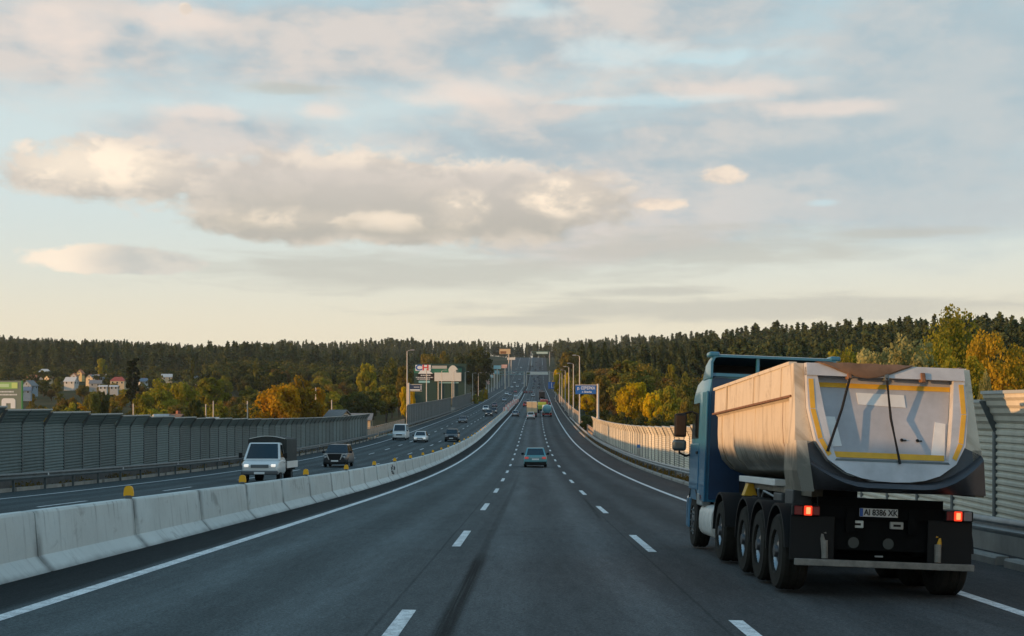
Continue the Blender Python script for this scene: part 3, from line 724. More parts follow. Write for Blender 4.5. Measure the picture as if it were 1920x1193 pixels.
tpx('fine','gold',1866,612,112,'golden olive tree at the right picture edge above the ribbed barrier',170,0); tpx('fine','lime',1812,650,106,'olive-gold tree above the tipper right corner',150,3); tpx('fine','gold',1925,632,116,'olive tree cut by the right picture edge',150,1)
tpx('fine','olive',1842,668,118,'olive tree in the gap between tipper corner and golden tree',110,0)
tpx('fine','silver',1846,690,46,'pale-leaved bush between the tipper and the ribbed barrier',40,0)
tpx('fine','lime',1588,634,160,'olive tree behind the blue cab roof shield',110,1)
for j,(px,t,Y) in enumerate(((1135,768,236),(1165,772,230),(1200,776,226),(1235,776,222),(1268,776,222),(1295,778,220),(1110,772,250))): tpx('bush','dark',px,t,Y,'dark green bush in the hedge behind the right barrier below the yellow trees',60,0,'dark hedge bushes behind the right barrier')
# --- middle-ground fill: individual trees one can tell apart
def okY(X,Y): return X > 0 or Y+.36*(abs(X)+9.5) > 235
HOUSES_PX = []
fill = []
def add_fill(n, x0, x1, y0, y1, top, cols, kinds, grp, lab, size):
    c = 0; t = 0
    while c < n and t < n*30:
        t += 1; px = random.uniform(x0,x1); Y = random.uniform(y0,y1); X = atpx(px,Y)
        if not (X < -34-.02*Y or X > 20): continue
        if not okY(X,Y): continue
        if any(abs(X-a)+abs(Y-b)*.35 < size*.40 for a,b in fill): continue
        H = random.uniform(*top); g = Tz(X,Y)
        fill.append((X,Y)); k = random.choice(kinds); col = random.choice(cols)
        tree(k, col, X, Y, H, lab, grp, random.uniform(.85,1.2), random.randrange(4) if k == 'broad' else random.randrange(3)); c += 1
add_fill(46, 600, 770, 330, 700, (9,13), ['dark','green','green','lime','dark','olive','brown'], ['broad'], 'trees on the slope left of the road', 'dark leafy tree on the wooded slope left of the road', 12)
add_fill(44, 370, 610, 330, 760, (9,14), ['dark','green','olive','lime','green','brown'], ['broad'], 'trees between village and road', 'green tree on the wooded rise between village and road', 12)
add_fill(76, 10, 370, 260, 660, (5,8), ['dark','green','olive','lime','green','gold','brown'], ['broad'], 'garden trees among the village houses', 'garden tree among the village houses', 9)
add_fill(34, 40, 480, 236, 340, (7.5,11), ['green','olive','dark','lime','brown','green','orange'], ['broad'], 'trees just behind the left barrier', 'leafy tree just behind the left noise barrier', 9)
add_fill(60, 1055, 1340, 270, 480, (11,16), ['dark','green','olive','green','brown','lime','olive'], ['broad'], 'trees at the foot of the right-hand pine wood', 'leafy tree at the foot of the right-hand pine wood', 12)
add_fill(60, 1050, 1400, 420, 700, (19,25), ['pine'], ['pine'], 'pines on the right-hand hill', 'dark pine on the hill right of the road', 9)
add_fill(14, 1560, 1920, 160, 300, (9,13), ['green','olive','dark'], ['broad'], 'trees behind the tipper', 'leafy tree on the slope behind the tipper', 12)

# --- far forest: one mass on the hills
def far_forest(name, label, region, n, kinds, seed, Hr):
    rng = np.random.default_rng(seed); tp = []; tn = []
    pts = []; occ = set(); tries = 0
    while len(pts) < n and tries < n*40:
        tries += 1; Y = rng.uniform(region[0], region[1]); a = rng.uniform(region[2], region[3]); X = (a-990)/F*Y
        d = X-DX(Y)
        if Y < 1905 and -38-8*sm(500,800,Y) < d < 19: continue
        if not region[4](X,Y,a): continue
        key = (int(X//4.4), int(Y//7.))
        if key in occ: continue
        occ.add(key); pts.append((X,Y))
    tmpl = []
    for k, H, Rr, cnt, size, tr in kinds:
        if k == 'pine': p, nn = pine_pts(rng, H, Rr*1.12, cnt, tr, .42); q = leaf_quads(p, nn, size, rng, .5, 1.4)
        else: p, nn = decid_pts(rng, H, Rr, 18, cnt//18, tr); q = leaf_quads(p, nn, size, rng)
        tmpl.append(q)
    Qs = []; T = []; TB = MB()
    for X, Y in pts:
        q = tmpl[rng.integers(len(tmpl))]; s = rng.uniform(*Hr)*(1+.10*math.sin(X*.013+Y*.006)+.07*math.sin(X*.041+2)); a = rng.uniform(0,6.28); ca, sa = math.cos(a), math.sin(a)
        r = q.copy(); w = s*rng.uniform(.85,1.2); x = r[...,0]*w; y = r[...,1]*w
        z0 = Tz(X,Y); r[...,0] = x*ca-y*sa+X; r[...,1] = x*sa+y*ca+Y; r[...,2] = r[...,2]*s+z0
        Qs.append(r); T.append(np.full(len(r), rng.uniform(.1,.9)))
    return np.concatenate(Qs), np.concatenate(T)
pinen = [('pine',20,2.9,520,.72,.30),('pine',22,2.6,520,.72,.40),('pine',17,3.2,520,.75,.22),('pine',24,2.5,480,.7,.45)]
pinem = [('pine',20,2.9,300,.92,.30),('pine',22,2.6,300,.92,.40),('pine',17,3.2,300,.95,.22),('pine',24,2.5,300,.9,.45)]
pinek = [('pine',20,2.7,210,1.02,.30),('pine',22,2.4,210,1.02,.38),('pine',17,3.0,210,1.05,.22),('pine',24,2.3,200,1.0,.42)]
deck = [('d',13,4.4,180,1.25,.1),('d',14,4.0,180,1.25,.12),('d',11,4.8,180,1.3,.05)]
reg_pl = (860,1900,-40,900, lambda X,Y,a: Y > 860+max(0,(330-a))*.15)
Q1, T1 = far_forest('f','',reg_pl,3600,pinek,5,(.85,1.02))
Q2, T2 = far_forest('f','',(640,1900,1030,1980,lambda X,Y,a: True),2300,pinem,6,(.95,1.12))
Q2b, T2b = far_forest('f','',(330,640,1330,1980,lambda X,Y,a: True),700,pinen,12,(.85,1.08))
Q2c, T2c = far_forest('f','',(1906,2150,850,1150,lambda X,Y,a: True),500,pinek,16,(.9,1.15))
o = bpy.data.objects.new('pine_forest', quads_mesh('pine_forest', np.concatenate([Q1,Q2,Q2b,Q2c]), LM['pine'], np.concatenate([T1,T2,T2b,T2c]))); C.objects.link(o)
tag(o, 'dark pine forest covering the hills along the whole skyline', 'forest', kind='stuff')
Q3, T3 = far_forest('f','',(620,1300,380,905,lambda X,Y,a: True),1000,deck,8,(.8,1.15))
Q4, T4 = far_forest('f','',(560,1000,-40,380,lambda X,Y,a: Y>760 or (X*7+Y*3)%11<1.2),260,deck,9,(.5,.8))
Q5, T5 = far_forest('f','',(520,1500,1030,1300,lambda X,Y,a: True),160,deck,10,(.8,1.1))
o = bpy.data.objects.new('leafy_wood', quads_mesh('leafy_wood', np.concatenate([Q3,Q4,Q5]), LM['dark'], np.concatenate([T3,T4,T5]))); C.objects.link(o)
tag(o, 'green leafy wood merging into the pine forest on the far slopes', 'wood', kind='stuff')

# ------------------------------------------------------------------ houses
WALLC = {'white':(.46,.47,.46),'cream':(.58,.46,.30),'teal':(.12,.26,.27),'blue':(.24,.30,.36),'grey':(.34,.34,.33),'brick':(.26,.10,.07),'yellow':(.60,.45,.20)}
ROOFC = {'grey':(.19,.19,.19),'red':(.34,.07,.05),'orange':(.42,.15,.06),'white':(.48,.50,.50),'dark':(.075,.07,.07),'blue':(.16,.20,.26),'teal':(.10,.22,.22),'brown':(.12,.08,.06)}
WM = {k: mat('wall_'+k, c, .85, var=.12, scale=1.5) for k, c in WALLC.items()}
RM = {k: mat('roof_'+k, c, .7, var=.18, scale=2, stretch=(1,1,4)) for k, c in ROOFC.items()}
winm = mat('window_glass', (.02,.025,.03), .12); trim = mat('white_trim', (.65,.65,.63), .6); brickm = mat('chimney_brick', (.24,.10,.07), .9, var=.2, scale=5)
def house(px, pbase, Y, w, d, h, roof_h, wall, roof, rotz, label, ridge='x', hip=False, z=None, gable=None, chim=True, dormer=False, grp=None):
    X = atpx(px,Y); g = zpx(pbase,Y) if z is None else z
    r = thing('house', label, 'house', (X,Y,g), (0,0,R(rotz)), grp)
    b = MB(); b.box(-w/2,w/2,-d/2,d/2,-4,h)
    if not hip:       # gable ends on +-x
        b.mat(1 if gable else 0).prismx([(-d/2+.02,h),(d/2-.02,h),(0,h+roof_h-.06)], -w/2+.02, w/2-.02)
    b.build('wall', [WM[wall], WM[gable] if gable else WM[wall]] if gable else WM[wall], r)
    rb = MB(); o_ = .45; t = .16
    if hip:
        k = w*.28; A = [(-w/2-o_,-d/2-o_,h),(w/2+o_,-d/2-o_,h),(w/2+o_,d/2+o_,h),(-w/2-o_,d/2+o_,h),(-k,0,h+roof_h),(k,0,h+roof_h)]
        rb.add(A, [(0,1,5,4),(1,2,5),(2,3,4,5),(3,0,4),(0,3,2,1)])
    else:
        s = roof_h/(d/2); y0 = d/2+o_; z0 = h-o_*s
        rb.prismx([(-y0,z0),(-y0,z0+t),(0,h+roof_h+t),(y0,z0+t),(y0,z0),(0,h+roof_h)], -w/2-o_, w/2+o_)
    R_ = rb.build('roof', RM[roof], r)
    if z is None: r.scale = (.60,.60,.60)
    if chim: MB().box(w*.16,w*.16+.55,.5,1.05,h+roof_h*.4,h+roof_h+.7).build('chimney', brickm, R_)
    if dormer:
        MB().box(-.9,.9,-d/2+.1,0,h+.2,h+roof_h*.62).prism([(-1.05,h+roof_h*.6),(1.05,h+roof_h*.6),(0,h+roof_h*1.05)], -d/2-.05, .3).build('dormer', WM['white'], R_)
    for sx, sy, nw, L in ((0,-1,max(2,int(w//3.2)),w),(-1,0,2 if d > 6 else 1,d),(1,0,2 if d > 6 else 1,d)):
        for i in range(nw):
            c = (i+.5)/nw*L-L/2; f = MB(); gl = MB(); ww, hh = .62, .75; zc = h*.58
            if sx == 0: f.box(c-ww,c+ww,-d/2-.05,-d/2+.02,zc-hh,zc+hh); gl.box(c-ww+.1,c+ww-.1,-d/2-.08,-d/2-.04,zc-hh+.1,zc+hh-.1)
            else: f.box(min(sx*w/2+sx*.05,sx*w/2-sx*.02),max(sx*w/2+sx*.05,sx*w/2-sx*.02),c-ww,c+ww,zc-hh,zc+hh); gl.box(min(sx*(w/2+.04),sx*(w/2+.08)),max(sx*(w/2+.04),sx*(w/2+.08)),c-ww+.1,c+ww-.1,zc-hh+.1,zc+hh-.1)
            fo = f.build('window', trim, r); gl.build('pane', winm, fo)
    if gable and not hip:
        for sx in (-1,1):
            fo = MB().box(min(sx*(w/2-.03),sx*(w/2+.05)),max(sx*(w/2-.03),sx*(w/2+.05)),-.6,.6,h+.2,h+1.5).build('window', trim, r)
            MB().box(min(sx*(w/2+.04),sx*(w/2+.08)),max(sx*(w/2+.04),sx*(w/2+.08)),-.48,.48,h+.32,h+1.38).build('pane', winm, fo)
    return r
house(84,704,800,10,8,2.8,3.2,'white','white',8,'house with a large white hipped roof, highest in the village',hip=True)
house(60,714,760,8,6,2.6,2.4,'orange' if 'orange' in WALLC else 'brick','orange',20,'small house with sunlit orange roof left of the white-roofed one')
house(91,714,755,5,5,2.6,2.2,'cream','orange',70,'tiny orange-roofed gable just right of the white-roofed house')
house(56,732,560,7.5,7,3.2,3.2,'blue','grey',75,'blue-grey gabled house right of the green billboard',gable='blue')
house(49,740,520,6,5,2.6,2.0,'blue','blue',10,'low blue-grey house under the gabled one beside the green billboard')
house(134,722,620,8,7,2.6,3.0,'white','white',-10,'white house with pale grey pitched roof in the village middle')
house(151,707,740,5,5,3.0,3.0,'yellow','orange',80,'narrow sunlit cream gable high in the village',gable='yellow')
house(140,711,720,4.5,5,2.8,2.0,'white','orange',80,'small white house beside the sunlit cream gable')
house(171,717,680,6,6,3.4,2.6,'cream','grey',75,'cream-walled gable left of the blue house',gable='cream')
house(189,717,660,9,7,3.2,2.8,'blue','grey',-6,'pale blue house with slate roof right of the cream gable',gable='blue')
house(180,726,600,8,6,2.6,2.2,'grey','grey',5,'grey-roofed house below the pale blue house')
house(222,722,620,10,8,2.8,3.0,'cream','red',4,'cream house with a broad red hipped roof left of the tall poplar',hip=True)
house(268,722,640,6,6,2.8,2.2,'white','blue',30,'pale house just right of the tall poplar')
house(313,713,760,9,7,2.8,2.6,'cream','white',12,'white-roofed house above the yellow-green trees')
house(372,714,780,13,7,2.8,2.4,'cream','grey',0,'long grey-roofed house at the foot of the forest')
house(395,717,700,6,6,2.6,2.2,'white','orange',15,'small orange-roofed house right of the long grey one')
house(194,731,540,5,3,2.0,.8,'white','white',0,'low white shed below the village gables',chim=False); house(214,731,545,5,3,2.0,.8,'white','white',6,'low white shed nearer the red-roofed house',chim=False)
house(318,795,236,6.2,6.6,2.6,2.9,'teal','brown',-38,'house with big brown roof, white dormer and teal gable behind the left barrier',gable='teal',dormer=True,z=-5.2)
house(387,796,232,3.2,3,2.4,1.4,'brick','white',15,'small brick shed behind the left barrier',chim=False,z=-4.0)
house(432,786,300,9,7,2.4,2.2,'grey','grey',-8,'wide grey-roofed house left of the orange tree',z=-5.3)
house(452,780,330,6,6,2.6,2.0,'white','grey',25,'pale grey-roofed outbuilding left of the orange tree',z=-4.6)
house(634,797,235,4.6,4.4,2.5,2.1,'cream','grey',-50,'cream gabled house with grey roof behind the left barrier end',gable='cream',z=-3.6,chim=False)
house(664,771,330,8,5,2.0,1.3,'cream','grey',0,'long low grey roof beyond the cream gabled house',z=-3.4,chim=False)
house(450,800,206,5,3,2.2,.5,'teal','teal',0,'low teal-roofed shed just behind the left barrier',chim=False,z=-3.6)
house(230,800,190,3.6,3,2.2,.4,'teal','teal',0,'small blue kiosk roof showing above the left barrier',chim=False,z=-2.6)
house(712,815,222,7,4,1.8,.5,'teal','teal',0,'pale teal flat-roofed building seen through the gap before the dark barrier',chim=False,z=-5.1)
# utility poles in the village
up = None
for px, pt, pb, Y in ((400,752,792,240),(386,758,790,262),(464,752,790,225),(592,727,770,250),(622,750,775,250),(250,757,783,230)):
    X = atpx(px,Y); z0 = Tz(X,Y); H = zpx(pt,Y)-z0
    r = thing('utility_pole', 'x', 'utility pole', (X,Y,z0), group='utility poles behind the left barrier')
    MB().tube([(0,0,-.5),(0,0,H)], [.13,.09], 8).build('pole', M['pole'], r, 40)
    MB().box(-.8,.8,-.05,.05,H-.5,H-.4).build('crossarm', M['trunk'], r)
    r['label'] = {400:'concrete utility pole left of the orange tree, right of the brick shed',386:'utility pole close to the brick shed',464:'utility pole touching the left edge of the orange tree',592:'utility pole at the right edge of the olive tree',622:'short utility pole above the cream gabled house',250:'utility pole below the tall poplar'}[px]

# ------------------------------------------------------------------ signs and boards
S_ = {'blue': mat('sign_blue', (.015,.12,.42), .4), 'sw': mat('sign_white', (.75,.77,.78), .45), 'green': mat('board_green', (.02,.16,.10), .55, var=.15, scale=.5), 'dkgreen': mat('board_dark_green', (.009,.045,.036), .7),
      'lime': mat('board_lime', (.28,.50,.16), .5), 'grey': mat('board_grey_green', (.17,.21,.17), .6), 'edge': mat('board_edge_green', (.06,.28,.06), .5), 'pale': mat('board_pale', (.66,.65,.60), .6, var=.05, scale=.6),
      'cyan': mat('board_cyan', (.25,.50,.56), .5), 'red': mat('sign_red', (.62,.05,.06), .5), 'navy': mat('board_navy', (.02,.04,.10), .5), 'pink': mat('board_pink', (.68,.42,.36), .6), 'tan': mat('board_tan', (.62,.44,.24), .6), 'fol': mat('board_brown', (.22,.10,.03), .6)}
# river sign on an arm of a post
def river_sign():
    Y = 223; X = atpx(1121,Y); z0 = rz(10.6,Y)-1
    r = thing('road_sign', 'blue river name sign hung on a pale post over the right barrier', 'road sign', (X,Y,z0))
    zt = zpx(720,Y)-z0
    MB().tube([(0,0,-.6),(0,0,1.7),(0,0,1.75),(0,0,zt)], [.24,.23,.20,.17], 12).tube([(0,0,zt*.42),(0,0,zt*.42+.2)], .26, 12).build('post', M['pole'], r, 40)
    x0, x1 = atpx(1079,Y)-X, atpx(1119,Y)-X; za, zb_ = zpx(739,Y)-z0, zpx(723,Y)-z0
    MB().box(x0-.05,0,-.06,.02,zb_+.02,zb_+.14).build('arm', M['pole'], r)
    p = MB().box(x0,x1-.12,-.12,-.07,za,zb_).build('sign_panel', S_['blue'], r)
    cx = (x0+x1)/2
    text_mesh('р. СІВЕРКА', .62, S_['sw'], p, (cx,-.125,za+.9), sx=.82, bold=.012); text_mesh('r. Siverka', .42, S_['sw'], p, (cx+.1,-.125,za+.33), sx=.95, bold=.01)
river_sign()
def direction_sign():
    Y = 560; X = atpx(1041,Y); z0 = rz(8.6,Y)
    r = thing('road_sign', 'far blue direction sign right of the tank truck', 'road sign', (X,Y,z0)); zt = zpx(716,Y)-z0; zb_ = zpx(729,Y)-z0
    MB().tube([(.1,0,-.5),(.1,0,zt)], .12, 8).build('post', M['pole'], r)
    x0 = atpx(1028,Y)-X; p = MB().box(x0,0,-.15,-.08,zb_,zt-.05).build('sign_panel', S_['blue'], r)
    MB().box(x0*.55,x0*.48,-.17,-.15,zb_+.3,zt-.3).box(x0*.52,-.2,-.17,-.15,zb_+.5,zb_+.62).build('marking', S_['sw'], p)
direction_sign()
def cantilever():
    Y = 276; X = P(-23.9,Y)[0]+.3; z0 = rz(-23.9,Y)
    r = thing('message_sign', 'dark blue message board on a cantilever arm beside the tallest left lamp post', 'road sign', (X,Y+.4,z0))
    xa, xb = atpx(767,Y)-X, atpx(791,Y)-X; za, zb_ = zpx(732.5,Y)-z0, zpx(722,Y)-z0
    MB().tube([(-.1,0,-.5),(-.1,0,zb_+.4)], [.30,.24], 10).build('post', M['pole'], r, 40)
    MB().box(-.1,xb,-.05,.05,zb_+.02,zb_+.16).box(-.1,xb,-.05,.05,za-.16,za-.04).build('arm', M['pole'], r)
    p = MB().box(xa,xb,-.14,-.06,za,zb_).build('sign_panel', S_['navy'], r)
    MB().box(xb-.25,xb-.12,-.16,-.14,za+.1,zb_-.1).box(xa+.1,xb-.4,-.16,-.14,za+.02,za+.24).box(xa+.9,xb-.5,-.16,-.14,za+.62,za+.72).build('marking', S_['sw'], p)
cantilever()
def concrete_post():
    Y = 405; r = tag(MB().bbox(-.9,.9,-.9,.9,-.5,1.3,.1).build('bollard_block', conc), 'square concrete foot block in the gap between the two dark left barriers', 'concrete block'); r.location = P(-23.2,Y)
concrete_post()
def small_box():
    Y = 118; X = atpx(1206,Y); r = thing('marker_sign', 'small blue square marker on a thin post against the right barrier', 'road sign', P(9.15,Y))
    z0 = rz(9.15,Y); zc = zpx(837,Y)-z0
    MB().box(-.03,.03,-.03,.03,-.1,zc).build('post', M['steel'], r); MB().box(-.14,.14,-.05,-.031,zc-.12,zc+.14).build('plate', S_['blue'], r)
small_box()
def green_billboard():
    Y = 150; x1 = atpx(40,Y); x0 = x1-6.2; z0 = Tz(x0+3,Y); zt = zpx(714,Y)-z0; zb_ = zt-4.1
    r = thing('billboard', 'grey-green billboard with white arch logo at the left picture edge', 'billboard', (x1,Y,z0))
    MB().tube([(-3,.4,-.5),(-3,.4,zb_+.4)], .25, 10).build('post', M['steel_dark'], r, 40)
    p = MB().box(-6.2,0,0,.35,zb_,zt).build('board', S_['grey'], r); MB().box(0.001,.07,-.02,.36,zb_,zt).build('edge_trim', S_['edge'], r)
    sc = Y/F
    def bx(px0, px1, py0, py1, m, nm='marking', dy=.02): return MB().box(atpx(px0,Y)-x1, atpx(px1,Y)-x1, -dy, 0, zpx(py1,Y)-z0, zpx(py0,Y)-z0).build(nm, m, p)
    bx(-50,33,717,729,S_['lime'],'banner'); bx(-50,17,720,726,mat('board_pale_lime',(.50,.68,.40),.5),'marking',.03); bx(22,33,718,728,mat('board_yellow_lime',(.55,.68,.22),.5),'emblem',.03)
    for (a,b_,c) in ((-20,26,735),(-30,32,740.5)):
        x = a
        while x < b_: l = random.uniform(.9,2.2); bx(x, min(x+l,b_), c-1.6, c+1.1, S_['sw']); x += l+.8
    zc0, zc1 = zpx(766,Y)-z0, zpx(747,Y)-z0; xa, xb = atpx(3,Y)-x1, atpx(29,Y)-x1; w = xb-xa; rr = .28
    out = [(xa,zc0),(xa,zc1-rr)]+[(xa+rr-rr*math.cos(t),zc1-rr+rr*math.sin(t)) for t in (.4,.8,1.2,1.57)]+[(xb-rr+rr*math.sin(t),zc1-rr+rr*math.cos(t)) for t in (0,.4,.8,1.2,1.57)]+[(xb,zc0),(xb-w*.34,zc0),(xb-w*.34,zc1-.52),(xa+w*.34,zc1-.52),(xa+w*.34,zc0)]
    MB().prism(out,-.03,0).build('logo', S_['sw'], p)
green_billboard()
def ad_wall():
    Y = 540; xc = atpx(822,Y); z0 = Tz(xc,Y)
    r = thing('advertising_wall', 'dark green advertising wall with white board and red-blue letters left of the road', 'billboard', (xc,Y,z0))
    X_f = lambda px: atpx(px,Y)-xc; Zf = lambda py: zpx(py,Y)-z0
    w = MB().box(X_f(776),X_f(874),0,1.2,-2,Zf(682)).build('wall', S_['dkgreen'], r)
    MB().box(X_f(776),X_f(866),-.06,0,Zf(700),Zf(691)).build('band', S_['green'], w)
    b = MB().box(X_f(779),X_f(808),-.35,-.10,Zf(695.5),Zf(684.5)).prism([(X_f(788),Zf(695.4)),(X_f(805),Zf(695.4)),(X_f(812),Zf(701)),(X_f(784),Zf(701))],-.35,-.10).build('sign_board', S_['sw'], r)
    text_mesh('C', 2.9, S_['blue'], b, (X_f(785.5),-.36,Zf(690)), bold=.10, sx=1.25); text_mesh('H', 2.9, S_['red'], b, (X_f(798),-.36,Zf(690)), bold=.10, sx=1.25)
    k = MB().box(X_f(783),X_f(815),-.3,-.06,Zf(713),Zf(701.3)).build('text_board', M['black'], r)
    m = MB()
    for py, a, c in ((704,789,808),(708,780,812),(711,782,806)):
        x = a
        while x < c: l = random.uniform(1,3); m.box(X_f(x),X_f(min(c,x+l)),-.33,-.3,Zf(py+.8),Zf(py-.8)); x += l+.9
    m.build('lettering', S_['sw'], k)
    pb = MB().box(X_f(815),X_f(865),-1.2,-.1,Zf(715),Zf(699)).build('white_board', S_['pale'], r)
    n = 14; m = MB(); pts = [(X_f(842),Zf(699)),(X_f(841),Zf(693)),(X_f(844),Zf(688)),(X_f(848),Zf(685.3)),(X_f(852.5),Zf(686)),(X_f(856),Zf(689.5)),(X_f(859),Zf(693)),(X_f(855),Zf(694)),(X_f(856),Zf(699))]
    m.prism(pts,-1.1,-.2).build('rounded_crest', S_['pale'], pb)
    MB().box(X_f(810),X_f(838),-.25,-.06,Zf(691.5),Zf(686)).build('pale_strip', mat('strip_grey',(.42,.42,.40),.6), r)
    MB().box(X_f(823),X_f(860),-.25,-.02,Zf(719),Zf(716.5)).build('blue_strip', S_['cyan'], r); MB().box(X_f(785),X_f(806),-.1,-.02,Zf(718),Zf(714)).build('teal_strip', S_['cyan'], r)
    for px in (822,848): MB().tube([(X_f(px),-.6,-2),(X_f(px),-.6,Zf(715))], .2, 8).build('support', M['pole'], r)
ad_wall()
def board(name, label, px0, px1, py0, py1, Y, m, post_px=None, m2=None, cat='billboard', ground=None):
    X = atpx((px0+px1)/2,Y); z0 = Tz(X,Y) if ground is None else ground; r = thing(name, label, cat, (X,Y,z0)); f = lambda px: atpx(px,Y)-X; g = lambda py: zpx(py,Y)-z0
    p = MB().box(f(px0),f(px1),-.3,.3,g(py1),g(py0)).build('board', m, r)
    if m2: MB().box(f(px0+(px1-px0)*.08),f(px0+(px1-px0)*.62),-.34,-.3,g(py0+(py1-py0)*.95),g(py0+(py1-py0)*.45)).build('picture', m2, p)
    x = f(post_px if post_px else (px0+px1)/2); MB().tube([(x,.5,-1),(x,.5,g(py0)-.3)], [.45,.35], 10).build('post', M['pole'], r, 40)
    return r
board('billboard','high tan billboard on a tall post far up the left roadside',936.5,957,654.5,664,1000,S_['tan'],954,S_['fol'])
board('billboard','pale blue billboard left of the pink one up the left roadside',925.5,939,685.5,692,900,S_['cyan']); board('billboard','pink-white billboard beside the blue one up the left roadside',940,951,684,690.5,905,S_['pink'],947)
board('billboard','long grey-white board at the crest left of the road',951,966,670.5,675,1300,S_['pale']); board('billboard','small pale roadside board behind the far left lamp posts',905,918,713,721,640,S_['pink'],m2=S_['pale'])
board('billboard','flat teal board above the left end of the gantry',919,936,695,701,950,S_['cyan'])
def gantry(label, Y, u0, u1, deck0, deck1, boards, m):
    X = P(0,Y)[0]; z0 = ZR(Y); r = thing('gantry', label, 'gantry', (X,Y,z0)); za, zb_ = zpx(deck1,Y)-z0, zpx(deck0,Y)-z0
    for u in (u0,u1): MB().box(u-.35,u+.35,-.35,.35,-1,zb_).build('leg', M['pole'], r)
    b = MB()
    for z in (za,zb_):
        for y in (-.5,.5): b.box(u0,u1,y-.12,y+.12,z-.13,z+.13)
    n = int((u1-u0)/2.2)
    for i in range(n):
        xa = u0+(u1-u0)*i/n; xb = u0+(u1-u0)*(i+1)/n
        for y in (-.5,.5): b.tube([(xa,y,za if i%2 else zb_),(xb,y,zb_ if i%2 else za)], .1, 4)
    b.build('truss', m, r)
    for (a,c,p0,p1,mm,nm) in boards: MB().box(atpx(a,Y)-X,atpx(c,Y)-X,-.95,-.7,zpx(p1,Y)-z0,zpx(p0,Y)-z0).build(nm, mm, r)
gantry('gantry over the oncoming lanes with teal truss and small signs', 1000, -29, -8.2, 697.5, 702.5, [(919,925,703,708.5,S_['cyan'],'sign_panel')], mat('truss_teal',(.20,.32,.32),.5))
gantry('gantry over our lanes with a long white board and yellow-green panel', 1010, -6.6, 9.5, 697, 703, [(986.5,1027.5,697.6,702.8,S_['pale'],'sign_panel'),(987.5,994,698.4,702,S_['lime'],'yellow_panel')], M['steel'])
gantry('farthest gantry at the top of the climb', 1500, -6, 13.5, 659.5, 664, [(1006,1027,660,663.6,mat('pale_teal',(.42,.55,.52),.5),'sign_panel')], mat('truss_green',(.10,.26,.20),.5))
# roadworks boards beside the median, oncoming side
rwm = mat('roadworks_red_white', (.66,.30,.27), .5); rww = mat('roadworks_white', (.72,.66,.62), .5); rb0 = None
for i, (px, Y) in enumerate(((949,395),(953,430),(957,455),(961,480),(965,505),(968,530))):
    X = atpx(px,Y); z = ZR(Y)
    if rb0 is None:
        rb0 = thing('roadworks_board','x','roadworks barrier',(X,Y,z),group='red and white roadworks boards by the median')
        for s in (-1,1): MB().box(s*.7-.06,s*.7+.06,-.25,.25,0,.1).box(s*.7-.04,s*.7+.04,-.04,.04,.1,1.6).build('leg', rww, rb0)
        MB().mat(0).box(-.9,-.3,-.03,.03,.5,1.6).mat(1).box(-.3,.3,-.03,.03,.5,1.6).mat(0).box(.3,.9,-.03,.03,.5,1.6).build('panel', [rwm,rww], rb0); q = rb0
    else: q = copy_tree(rb0); q.location = (X,Y,z)
    q['label'] = 'nearest red and white roadworks board left of the median' if i == 0 else 'red and white roadworks board in the line beside the median'

# ------------------------------------------------------------------ vehicles
PA = {}
def paint(name, col, metal=.0, rough=.32):
    if name not in PA: PA[name] = mat('paint_'+name, col, rough, metal, coat=.35)
    return PA[name]
PW = paint('white',(.66,.67,.66)); PT = paint('teal',(.09,.27,.30)); PBK = paint('black',(.012,.013,.016)); PSI = paint('silver',(.30,.32,.34),.4); PRD = paint('red',(.42,.03,.03)); PGR = paint('grey',(.10,.11,.12),.3); PNV = paint('navy',(.02,.035,.09)); PDR = paint('maroon',(.13,.025,.03)); PBE = paint('beige',(.55,.44,.28)); PBR = paint('graphite',(.022,.028,.034),.2)
def add_wheels(root, xs, ys, r, w, rim):
    for y in ys:
        for s in (-1,1):
            t = MB().lathex([(-w/2,r*.60),(-w/2,r*.9),(-w/2+.03,r),(w/2-.03,r),(w/2,r*.9),(w/2,r*.60),(w/2-.04,r*.56),(-w/2+.04,r*.56),(-w/2,r*.60)], s*(xs-w/2), y, r, 20, False).build('wheel', M['rubber'], root, 40)
            MB().lathex([(s*(w/2-.05),r*.62),(s*(w/2-.015),r*.60),(s*(w/2-.03),r*.2),(s*(w/2+.0),r*.16)], s*(xs-w/2), y, r, 16).build('rim', rim, t, 40)
def panes(root, A, B, C_, D, nm, m, inset=.07, off=.012, n=1):
    """flat pane on the face A B C D (A-B bottom edge, D-C top edge)"""
    A,B,C_,D = map(Vector,(A,B,C_,D)); N = (B-A).cross(D-A).normalized()
    for i in range(n):
        u0 = i/n+inset/n*.8; u1 = (i+1)/n-inset/n*.8; q = []
        for (u,v) in ((u0,inset),(u1,inset),(u1,1-inset),(u0,1-inset)):
            q.append((A*(1-u)+B*u)*(1-v)+(D*(1-u)+C_*u)*v)
        vs = [p+N*off for p in q]+[p-N*.02 for p in q]
        MB().add([tuple(v) for v in vs],[(0,1,2,3),(7,6,5,4),(0,4,5,1),(1,5,6,2),(2,6,7,3),(3,7,4,0)]).build(nm, m, root)
